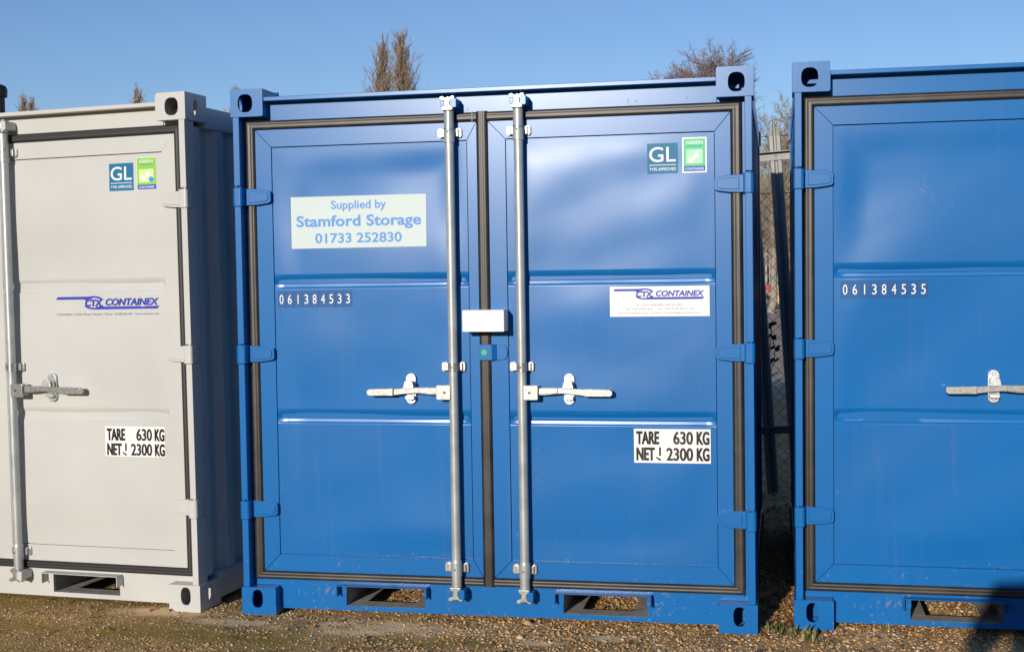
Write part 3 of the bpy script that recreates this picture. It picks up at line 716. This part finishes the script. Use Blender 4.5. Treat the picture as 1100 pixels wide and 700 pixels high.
weed(2.455, -0.06, 30, 0.030, 0.07, 'low green weed just right of the weed at the right container corner', 2)
weed(2.27, 0.05, 40, 0.060, 0.09, 'green weed tuft in the narrow gap between the two blue containers', 3)
weed(2.335, 0.00, 22, 0.065, 0.04, 'green weed beside the lower left edge of the right blue container', 4)
weed(2.112, 0.040, 5, 0.095, 0.002, 'yellow green leaf showing inside the lower right corner casting of the middle container', 5, 0.012)
weed(2.56, -0.03, 16, 0.020, 0.05, 'tiny weed under the sill of the right blue container', 6)
weed(1.42, -0.02, 18, 0.016, 0.08, 'tiny weed under the right pocket of the middle blue container', 7)
weed(-1.25, 0.06, 26, 0.020, 0.16, 'low moss green weed under the sill of the pale container', 8)
# dark bramble spray hanging on the wire fence in the gap
def bramble(x, y, z):
    r = random.Random(5); mb = MB()
    for st in range(3):
        p = Vector((0.02*st, 0, -z+0.0)); 
        for k in range(14):
            q = p+Vector((r.gauss(0, 0.012)-0.004*st, r.gauss(0, 0.01), (z+0.05)/14)); mb.cyl(p, q, 0.0025, n=5, caps=False); p = q
            if k > 9:
                for l in range(3):
                    a = r.uniform(0, 6.28); d = Vector((math.cos(a)*0.035, math.sin(a)*0.02, r.uniform(-0.035, 0.01))); e = Vector((0.010, 0.008, 0.016))
                    mb.add([q, q+d*0.5+e, q+d, q+d*0.5-e], [[0,1,2,3]], 0)
    o = mb.build('bramble', mat('bramble', (0.03, 0.03, 0.012), 0.7), fix=False); o.location = (x, y, z); tag(o, 'dark bramble spray caught on the wire fence in the gap', 'bramble')
bramble(2.225, 3.28, 1.06)

# ------------------------------------------------------------------ fences behind
galv = mat('galvanised_fence', (0.46, 0.46, 0.43), 0.55, 0.15)
n = noise_n(galv, objco(galv), 6, 5); r_ = ramp(galv, n.outputs[0], [(0.3, (0.22, 0.22, 0.20)), (0.7, (0.34, 0.33, 0.295))]); lk(galv, r_.outputs[0], bsdf(galv).inputs['Base Color'])
pr = [(-0.036, 0.012), (-0.030, 0.0), (-0.014, 0.0), (-0.006, 0.014), (0.006, 0.014), (0.014, 0.0), (0.030, 0.0), (0.036, 0.012)]
def pale_mesh(h):
    mb = MB(); V = []
    for z in (0.05, h-0.12): V += [(a, b, z) for a, b in pr]
    tops = [h-0.10, h-0.04, h-0.07, h, h, h-0.07, h-0.04, h-0.10]
    V += [(a*0.65, b+(-0.01), t) for (a, b), t in zip(pr, tops)]
    n = len(pr); mb.add(V, [[k*n+i, k*n+i+1, (k+1)*n+i+1, (k+1)*n+i] for k in range(2) for i in range(n-1)])
    return mb
f1 = empty('palisade_fence', (2.262, 3.05, 0), (0, R(-3.4), 0)); tag(f1, 'galvanised palisade fence leaning slightly, seen in the gap between the blue containers', 'fence')
p0 = pale_mesh(2.40).build('pale', galv, f1); sfy = p0.modifiers.new('sheet', 'SOLIDIFY'); sfy.thickness = 0.003
p0.location = (0.145-0.155*18, 0, 0)
for k in range(1, 34):
    c = p0.copy(); COL.objects.link(c); c.parent = f1; c.location = (0.145-0.155*(18-k), 0, 0)
for z in (0.45, 2.155):
    mb = MB(); mb.box(-2.9, 2.6, -0.008, -0.003, z-0.026, z+0.026); mb.box(-2.9, 2.6, -0.048, -0.0085, z+0.021, z+0.026); mb.build('rail', galv, f1)
for x in (-2.85, -0.3, 2.5):
    mb = MB(); mb.box(x-0.05, x+0.05, 0.016, 0.11, 0, 2.45); mb.build('post', galv, f1, bevel=0.004)
for k in range(34):
    mb = MB(); X = 0.145-0.155*(18-k); mb.cyl((X, -0.014, 2.155), (X, -0.008, 2.155), 0.008, n=8); mb.build('bolt', 'bolt', f1)
f2 = empty('wire_fence', (0, 3.42, 0)); tag(f2, 'dark chain link fence just behind the palisade in the gap', 'fence')
wmat = mat('fence_wire', (0.05, 0.045, 0.04), 0.6, 0.3)
mb = MB(); x0, x1, z1 = 0.4, 4.2, 1.95; pitch = 0.0707; k = 0
xx = x0-z1
while xx < x1:
    for sg in (1, -1):
        a = (xx, 0.0) if sg > 0 else (xx+z1, 0.0); b = (xx+z1, z1) if sg > 0 else (xx, z1)
        (ax, az), (bx, bz) = a, b; d = (bx-ax)
        t0 = 0.0; t1 = 1.0
        for lo, hi in ((x0, x1),):
            ta, tb = (lo-ax)/d, (hi-ax)/d; ta, tb = min(ta, tb), max(ta, tb); t0 = max(t0, ta); t1 = min(t1, tb)
        if t1 > t0: mb.cyl((ax+d*t0, 0.002*sg, az+z1*t0), (ax+d*t1, 0.002*sg, az+z1*t1), 0.0016, n=3, caps=False)
    xx += pitch
mb.build('wire_mesh', wmat, f2, fix=False)
for z in (1.95, 2.32):
    mb = MB(); mb.cyl((x0, 0.004, z), (x1, 0.004, z), 0.0028, n=5); mb.build('strand', wmat, f2)
for x in (0.4, 4.2):
    mb = MB(); mb.box(x-0.03, x+0.03, 0.006, 0.06, 0, 2.4); mb.build('post', galv, f2)
f3 = empty('palisade_fence', (0, 47, 0)); tag(f3, 'distant pale palisade fence across the yard beyond the parked car', 'fence')
mb = MB(); mb.prism([(-0.035, 0.05), (0.035, 0.05), (0.035, 2.18), (0, 2.32), (-0.035, 2.18)], 0, 0.012); p0 = mb.build('pale', galv, f3); p0.location = (-3, 0, 0)
for k in range(1, 74):
    c = p0.copy(); COL.objects.link(c); c.parent = f3; c.location = (-3+0.155*k, 0, 0)
for z in (0.4, 2.0):
    mb = MB(); mb.box(-3.1, 8.5, -0.05, -0.004, z-0.03, z+0.03); mb.build('rail', galv, f3)

# ------------------------------------------------------------------ black post at the left edge
mb = MB(); mb.cyl((0, 0, 0), (0, 0, 3.22), 0.052, n=20)
post = empty('post', (-4.985, 6.0, 0)); tag(post, 'black post with a rounded cap rising behind the pale container', 'post')
bp = mat('black_steel', (0.010, 0.010, 0.012), 0.4); mb.build('pole', bp, post)
mb = MB()
for (za, ra), (zb, rb) in zip([(3.2, 0.05), (3.205, 0.075), (3.28, 0.078), (3.31, 0.062), (3.325, 0.03)], [(3.205, 0.075), (3.28, 0.078), (3.31, 0.062), (3.325, 0.03), (3.33, 0.002)]): mb.cyl((0, 0, za), (0, 0, zb), ra, rb, n=20, caps=False)
mb.build('cap', bp, post)

# ------------------------------------------------------------------ bare winter trees
def tubes(segs, nside=3):
    P = np.array([s_[0] for s_ in segs], float); Q = np.array([s_[1] for s_ in segs], float); r1 = np.array([s_[2] for s_ in segs]); r2 = np.array([s_[3] for s_ in segs])
    D = Q-P; D /= np.linalg.norm(D, axis=1, keepdims=True)+1e-9
    ref = np.where(np.abs(D[:, 2:3]) > 0.9, np.array([[1., 0, 0]]), np.array([[0, 0, 1.]]))
    U = np.cross(D, ref); U /= np.linalg.norm(U, axis=1, keepdims=True); Wv = np.cross(D, U); V = []
    for (B, rr_) in ((P, r1), (Q, r2)):
        for k in range(nside):
            a = 2*math.pi*k/nside; V.append(B+(U*math.cos(a)+Wv*math.sin(a))*rr_[:, None])
    V = np.stack(V, 1).reshape(-1, 3); n = len(segs); base = (np.arange(n)*2*nside)[:, None]; F = []
    for k in range(nside): F.append(np.stack([k+base[:, 0], (k+1) % nside+base[:, 0], nside+(k+1) % nside+base[:, 0], nside+k+base[:, 0]], 1))
    return V, np.stack(F, 1).reshape(-1, 4)
def seg_obj(name, segs, m, parent, nside=3):
    V, F = tubes(segs, nside); me = bpy.data.meshes.new(name); me.from_pydata(V.tolist(), [], F.tolist()); me.materials.append(m)
    me.polygons.foreach_set('use_smooth', [True]*len(F)); me.update()
    o = bpy.data.objects.new(name, me); COL.objects.link(o); o.parent = parent; return o
def bark(n, a, b):
    m = mat(n, a, 0.9, spec=0.2); nn = noise_n(m, objco(m), 1.3, 4); r_ = ramp(m, nn.outputs[0], [(0.35, a), (0.65, b)]); lk(m, r_.outputs[0], bsdf(m).inputs['Base Color']); return m
bk_pop = bark('poplar_twigs', (0.26, 0.18, 0.12), (0.36, 0.26, 0.17)); bk_bir = bark('birch_twigs', (0.22, 0.145, 0.125), (0.32, 0.22, 0.19)); bk_gap = bark('mossy_bark', (0.24, 0.19, 0.13), (0.40, 0.28, 0.11)); bk_grey = bark('grey_twigs', (0.28, 0.24, 0.21), (0.34, 0.29, 0.24)); bk_hedge = bark('thicket_twigs', (0.20, 0.13, 0.085), (0.30, 0.20, 0.12))
def tree(name, loc, H, seed, kind, m, label, group=None, width=1.0, twig=0.012):
    r = random.Random(seed); trunk = []; crown = []
    root = empty(name, loc); tag(root, label, 'tree', group)
    tr = H*0.016 if kind == 'poplar' else H*0.018
    pts = [Vector((0, 0, 0))]; n = 14; lean = Vector((r.gauss(0, 0.01), r.gauss(0, 0.01), 0))
    top = 0.97 if kind == 'poplar' else 0.80
    for k in range(n): pts.append(pts[-1]+Vector((r.gauss(0, 0.004*H), r.gauss(0, 0.004*H), H*top/n))+lean*H/n)
    rad = lambda t: tr*(1-t)**0.9+twig
    for k in range(n): trunk.append((pts[k], pts[k+1], rad(k/n), rad((k+1)/n)))
    def grow(p, d, L, r0, lvl, up):
        ns = 5 if lvl == 0 else (4 if lvl == 1 else 3); q = p
        for k in range(ns):
            d2 = (d+Vector((r.gauss(0, 0.16), r.gauss(0, 0.16), r.gauss(0, 0.08)+up))).normalized(); q2 = q+d2*L/ns
            ra, rb = r0*(1-k/ns*0.75), r0*(1-(k+1)/ns*0.75); crown.append((q, q2, max(ra, twig*0.5), max(rb, twig*0.45)))
            if lvl < 3:
                for c in range(2 if lvl < 2 else 2):
                    if r.random() < (0.9 if lvl < 2 else 0.75):
                        sp = {'poplar': 0.22, 'birch': 0.60, 'open': 0.8}[kind]
                        dd = (d2+Vector((r.gauss(0, sp), r.gauss(0, sp), r.gauss(0, sp*0.5)))).normalized()
                        grow(q+(q2-q)*r.random(), dd, L*r.uniform(0.32, 0.5), rb*0.6, lvl+1, up)
            q, d = q2, d2
    if kind == 'poplar':
        for k in range(190):
            t = 0.10+0.87*(k/190); i = min(n-1, int(t*n)); p = pts[i].lerp(pts[i+1], t*n-i); a = r.uniform(0, 6.28)
            wprof = (0.35+1.0*min(1, (1-t)*2.3))*r.uniform(0.7, 1.1)
            d = Vector((math.cos(a)*0.30*width, math.sin(a)*0.30*width, 1)).normalized(); grow(p, d, H*0.135*wprof, 0.035*H/14*(1-t*0.6), 1, 0.16)
    elif kind == 'birch':
        for k in range(120):
            t = 0.35+0.64*(k/120); i = min(n-1, int(t*n)); p = pts[i].lerp(pts[i+1], t*n-i); a = r.uniform(0, 6.28)
            d = Vector((math.cos(a)*0.9*width, math.sin(a)*0.9*width, 1.0)).normalized(); grow(p, d, H*0.21*(1.25-0.75*t)*r.uniform(0.85, 1.1), 0.04*H/14*(1.2-t), 0, 0.05)
    else:
        for k in range(16):
            t = 0.18+0.80*(k/16); i = min(n-1, int(t*n)); p = pts[i].lerp(pts[i+1], t*n-i); a = r.uniform(0, 6.28)
            d = Vector((math.cos(a)*0.6*width, math.sin(a)*0.6*width, 0.9)).normalized(); grow(p, d, H*0.26*(1.15-0.6*t)*r.uniform(0.8, 1.15), 0.05*H/14*(1.2-t), 0, 0.07)
    seg_obj('trunk', trunk, m, root, 8); seg_obj('crown', crown, m, root, 3); return root
F_ = 1393.2; Rc = cam.rotation_euler.to_matrix()
def at(px, py, depth_y):
    "point of the yard seen in a given direction, at distance depth_y behind the container fronts"
    d = Rc @ Vector(((px-550)/F_, -(py-348.7)/F_, -1)); t = (depth_y-cam.location.y)/d.y; return Vector(cam.location)+d*t
def tree_at(name, px, py, depth, seed, kind, m, label, group=None, **kw):
    p = at(px, py, depth); return tree(name, (p.x, p.y, 0), p.z, seed, kind, m, label, group, **kw)
GT = 'bare poplars behind the containers'
tree_at('poplar_tree', 406, 40, 115, 1, 'poplar', bk_pop, 'slightly shorter left one of the two bare poplars above the middle container', GT, width=1.0, twig=0.030)
tree_at('poplar_tree', 432, 32, 115, 2, 'poplar', bk_pop, 'taller right one of the two bare poplars above the middle container', GT, width=1.1, twig=0.030)
tree_at('poplar_tree', 148, 93, 190, 3, 'poplar', bk_pop, 'far bare poplar rising behind the right end of the pale container', GT, width=1.2, twig=0.045)
tree_at('poplar_tree', 24, 103, 200, 4, 'poplar', bk_pop, 'leftmost tiny bare poplar top above the pale container roof', GT, width=0.9, twig=0.045)
tree_at('poplar_tree', 36, 106, 200, 5, 'poplar', bk_pop, 'tiny bare poplar top just right of the leftmost one', GT, width=0.9, twig=0.045)
tree_at('poplar_tree', 254, 92, 200, 6, 'poplar', bk_pop, 'faint far poplar top behind the upper left corner of the middle container', GT, width=0.8, twig=0.035)
GB = 'bare birches behind the containers'
tree_at('birch_tree', 770, 12, 80, 11, 'birch', bk_bir, 'tallest reddish bare birch beside the upper right corner of the middle container', GB, width=1.5, twig=0.012)
tree_at('birch_tree', 742, 30, 84, 12, 'birch', bk_bir, 'reddish bare birch crown second from the right above the middle container', GB, width=1.5, twig=0.012)
tree_at('birch_tree', 714, 44, 82, 13, 'birch', bk_bir, 'lowest reddish bare birch crown at the left of its clump', GB, width=1.5, twig=0.012)
tree_at('birch_tree', 1030, 55, 110, 14, 'open', bk_grey, 'sparse twig tips above the roof of the right blue container', GB, width=0.7, twig=0.016)
GG = 'bare trees seen in the gap'
tree_at('bare_tree', 848, 88, 26, 21, 'open', bk_gap, 'bare tree with a sunlit yellow mossy trunk at the right of the gap', GG, width=0.55, twig=0.007)
tree_at('bare_tree', 826, 104, 38, 22, 'open', bk_grey, 'thin grey bare tree at the left of the gap behind the palisade', GG, width=0.6, twig=0.009)
tree_at('bare_tree', 840, 96, 44, 23, 'open', bk_grey, 'thin grey bare tree in the middle of the gap above the pointed pale', GG, width=0.6, twig=0.010)
# thicket behind the far fence: one uncountable mass of twigs
r = random.Random(8); segs = []
for k in range(5200):
    x = r.uniform(-7, 12); y = r.uniform(50, 56); h = r.uniform(2.2, 5.2)*(0.75+0.25*math.sin(x*0.9)); p = Vector((x, y, 0))
    d = Vector((r.gauss(0, 0.15), r.gauss(0, 0.15), 1))
    for s_ in range(5):
        q = p+Vector((d.x*h/5+r.gauss(0, 0.10), d.y*h/5, h/5)); segs.append((p, q, 0.03*(1-s_/6), 0.03*(1-(s_+1)/6)))
        if s_ > 0:
            for c in range(2): segs.append((q, q+Vector((r.gauss(0, 0.4), r.gauss(0, 0.3), r.uniform(0.2, 0.8))), 0.012, 0.006))
        p = q
o = seg_obj('thicket', segs, bk_hedge, None); tag(o, 'brown leafless thicket behind the distant palisade fence', 'thicket', kind='stuff')

# ------------------------------------------------------------------ parked car far behind, seen through the gap
cr = empty('parked_car', (1.96, 41.0, 0), (0, 0, R(4))); tag(cr, 'cream yellow parked car with red rear lamp seen through the gap', 'car')
carp = mat('cream_car_paint', (0.66, 0.45, 0.20), 0.3, coat=0.5); carg = mat('car_glass', (0.02, 0.08, 0.09), 0.1); tyre = mat('tyre', (0.015, 0.015, 0.015), 0.8); redl = mat('red_lamp', (0.60, 0.01, 0.02), 0.25); redl2 = redl
prof = [(0.02, 0.32), (0.0, 0.55), (0.04, 0.82), (0.10, 0.92), (0.55, 0.96), (0.95, 1.36), (1.35, 1.44), (2.2, 1.43), (2.95, 0.98), (3.9, 0.86), (4.12, 0.70), (4.15, 0.36), (3.72, 0.24), (3.68, 0.50), (3.48, 0.64), (3.24, 0.64), (3.02, 0.50), (2.98, 0.24), (1.10, 0.24), (1.06, 0.50), (0.86, 0.64), (0.62, 0.64), (0.42, 0.50), (0.38, 0.26)]
mb = MB(); mb.prism(prof, 0, 1.65); mb.build('body', carp, cr, bevel=0.05)
for pts in ([(0.72, 0.97), (1.02, 1.33), (1.40, 1.375), (1.55, 1.375), (1.55, 0.97)], [(1.62, 0.97), (1.62, 1.375), (2.15, 1.37), (2.80, 0.98)]):
    mb = MB(); mb.prism(pts, -0.008, 0.002); mb.build('side_window', carg, cr)
for x in (0.74, 3.35):
    for y in (0.02, 1.43):
        wr = MB(); wr.cyl((x, y, 0.30), (x, y+0.2, 0.30), 0.30, n=24); w_ = wr.build('wheel', tyre, cr, bevel=0.02)
        hb = MB(); hb.cyl((x, y-0.01 if y < 1 else y+0.2, 0.30), (x, y if y < 1 else y+0.21, 0.30), 0.19, n=20); hb.build('hubcap', 'zinc', w_)
for y in (-0.012, 1.42):
    mb = MB(); mb.box(-0.012, 0.20, y, y+0.25, 0.66, 0.86); mb.build('rear_lamp', redl, cr, bevel=0.02)
mb = MB(); mb.box(-0.05, 0.10, -0.01, 1.66, 0.36, 0.50); mb.build('bumper', tyre, cr, bevel=0.02)
c2 = empty('parked_car', (2.52, 45.0, 0), (0, 0, 0)); tag(c2, 'dark teal car behind the cream one, mostly hidden by the right container', 'car')
teal = mat('teal_car_paint', (0.03, 0.16, 0.17), 0.3, coat=0.5)
mb = MB(); mb.prism(prof, 0, 1.65); mb.build('body', teal, c2, bevel=0.05)
for pts in ([(0.72, 0.97), (1.02, 1.33), (1.40, 1.375), (1.55, 1.375), (1.55, 0.97)], [(1.62, 0.97), (1.62, 1.375), (2.15, 1.37), (2.80, 0.98)]):
    mb = MB(); mb.prism(pts, -0.008, 0.002); mb.build('side_window', carg, c2)
for x in (0.74, 3.35):
    for y in (0.02, 1.43):
        wr = MB(); wr.cyl((x, y, 0.30), (x, y+0.2, 0.30), 0.30, n=24); wr.build('wheel', tyre, c2, bevel=0.02)

# ------------------------------------------------------------------ dark ridge added unseen behind the photographer to block low sky light
wv = []; wf = []; nx_ = 150; prof_ = [(0, 0.0), (-0.5, 3.0), (0.3, 6.0), (2.2, 8.3), (5.0, 8.8), (9.0, 0.0)]
for i in range(nx_+1):
    X = -95+190*i/nx_
    for dy, z in prof_:
        k = noise.noise(Vector((X*0.16, z*0.3, 4)))*1.6+noise.noise(Vector((X*0.6, z*0.7, 9)))*0.8
        wv.append((X, -46-dy+k, max(0, z+(k*0.9 if z > 0 else 0))))
m_ = len(prof_)
for i in range(nx_):
    for j in range(m_-1): wf.append((i*m_+j, (i+1)*m_+j, (i+1)*m_+j+1, i*m_+j+1))
me = bpy.data.meshes.new('low_sky_blocker'); me.from_pydata(wv, [], wf); me.update()
fm_ = mat('blocker_dark_green', (0.035, 0.05, 0.02), 0.9, spec=0.1); nn = noise_n(fm_, objco(fm_), 2.2, 6, 0.7); r_ = ramp(fm_, nn.outputs[0], [(0.35, (0.015, 0.022, 0.010)), (0.65, (0.06, 0.075, 0.03))]); lk(fm_, r_.outputs[0], bsdf(fm_).inputs['Base Color']); bump(fm_, nn.outputs[0], 1.0, 0.4)
me.materials.append(fm_); o = bpy.data.objects.new('low_sky_blocker', me); COL.objects.link(o); tag(o, 'dark green ridge added out of view behind the camera to block low sky light', 'trees', kind='stuff')

# ------------------------------------------------------------------ the photographer, whose shadow falls on the right container
def person(x, y):
    V = {}; Ed = []; order = []
    def pt(n, co, r, par=None):
        V[n] = len(order); order.append((Vector(co), r))
        if par: Ed.append((V[par], V[n]))
    pt('pelvis', (0, 0, 0.95), (0.17, 0.125)); pt('waist', (0, 0, 1.10), (0.155, 0.11), 'pelvis'); pt('chest', (0, 0.01, 1.32), (0.18, 0.125), 'waist'); pt('neckb', (0, 0.01, 1.47), (0.10, 0.08), 'chest'); pt('neck', (0, 0.025, 1.54), (0.06, 0.06), 'neckb'); pt('head', (0, 0.05, 1.63), (0.082, 0.098), 'neck'); pt('crown', (0, 0.04, 1.71), (0.070, 0.085), 'head')
    for s_, sg in (('l', -1), ('r', 1)):
        pt('hip'+s_, (sg*0.10, 0, 0.88), (0.10, 0.10), 'pelvis'); pt('knee'+s_, (sg*0.12, 0.02, 0.48), (0.065, 0.065), 'hip'+s_); pt('ank'+s_, (sg*0.13, -0.02, 0.10), (0.045, 0.045), 'knee'+s_); pt('toe'+s_, (sg*0.15, 0.16, 0.045), (0.045, 0.035), 'ank'+s_)
        pt('sh'+s_, (sg*0.19, 0.01, 1.42), (0.075, 0.075), 'chest'); pt('el'+s_, (sg*0.27, 0.10, 1.19), (0.052, 0.052), 'sh'+s_); pt('wr'+s_, (sg*0.10, 0.21, 1.335), (0.034, 0.034), 'el'+s_); pt('pa'+s_, (sg*0.075, 0.215, 1.385), (0.036, 0.024), 'wr'+s_)
        for f in range(4):
            pt('f%d%s' % (f, s_), (sg*(0.072-0.004*f), 0.235, 1.415-0.018*f), (0.010, 0.010), 'pa'+s_); pt('g%d%s' % (f, s_), (sg*(0.050-0.003*f), 0.262, 1.420-0.018*f), (0.009, 0.009), 'f%d%s' % (f, s_))
        pt('t'+s_, (sg*0.060, 0.190, 1.370), (0.011, 0.011), 'pa'+s_); pt('u'+s_, (sg*0.045, 0.178, 1.392), (0.010, 0.010), 't'+s_)
    me = bpy.data.meshes.new('person'); me.from_pydata([o[0] for o in order], Ed, [])
    ob = bpy.data.objects.new('person', me); COL.objects.link(ob)
    md = ob.modifiers.new('skin', 'SKIN'); sv = me.skin_vertices[0].data if me.skin_vertices else None
    if sv is None:
        bm = bmesh.new(); bm.from_mesh(me); bm.verts.layers.skin.verify(); bm.to_mesh(me); bm.free(); sv = me.skin_vertices[0].data
    for k, (c, r_) in enumerate(order): sv[k].radius = r_
    sv[0].use_root = True
    sb = ob.modifiers.new('sub', 'SUBSURF'); sb.levels = 2; sb.render_levels = 2
    dg = bpy.context.evaluated_depsgraph_get(); m2 = bpy.data.meshes.new_from_object(ob.evaluated_get(dg)); bpy.data.objects.remove(ob)
    o = bpy.data.objects.new('person', m2); COL.objects.link(o); m2.materials.clear()
    for n_, c_ in (('skin', (0.55, 0.33, 0.24)), ('jacket', (0.03, 0.04, 0.06)), ('trousers', (0.04, 0.05, 0.09)), ('hair', (0.06, 0.04, 0.025)), ('shoe', (0.02, 0.02, 0.02))): m2.materials.append(mat(n_, c_, 0.75))
    for f in m2.polygons:
        c = f.center; i = 1
        if c.z > 1.51 and c.y < 0.17: i = 0
        if c.z > 1.66 or (c.z > 1.58 and c.y < 0.0): i = 3
        if c.y > 0.19 and c.z > 1.34: i = 0
        if c.z < 0.95: i = 2
        if c.z < 0.09: i = 4
        f.material_index = i; f.use_smooth = True
    hb = MB(); hb.cyl((0, 0.145, 1.64), (0, 0.160, 1.612), 0.010, 0.016, n=8); nose = hb.build('nose', m2.materials[0], o)
    eb = MB()
    for s_ in (-1, 1):
        e_ = MB(); e_.cyl((s_*0.032, 0.132, 1.645), (s_*0.032, 0.139, 1.645), 0.012, 0.006, n=10); e_.build('eye', 'st_black', o)
        e_ = MB(); e_.prism(stadium(s_*0.088, 1.635, 0.012, 0.055), 0.025, 0.050); e_.build('ear', m2.materials[0], o)
    o.location = (x, y, 0.0); o.scale = (1.06, 1.0, 1.06); tag(o, 'person in dark jacket holding a camera up to photograph the containers', 'person')
    cb = empty('photo_camera', (x, y+0.225, 1.468)); tag(cb, 'black camera held up in both hands by the photographer', 'camera')
    mb = MB(); mb.box(-0.045, 0.045, -0.020, 0.012, -0.032, 0.030); mb.prism([(-0.02, 0.030), (0.02, 0.030), (0.012, 0.048), (-0.012, 0.048)], -0.012, 0.012); mb.build('camera_body', 'st_black', cb, bevel=0.004)
    mb = MB(); mb.cyl((0, 0.012, 0), (0, 0.045, 0), 0.030, n=24); mb.build('lens', 'st_black', cb)
person(2.28, -5.51)
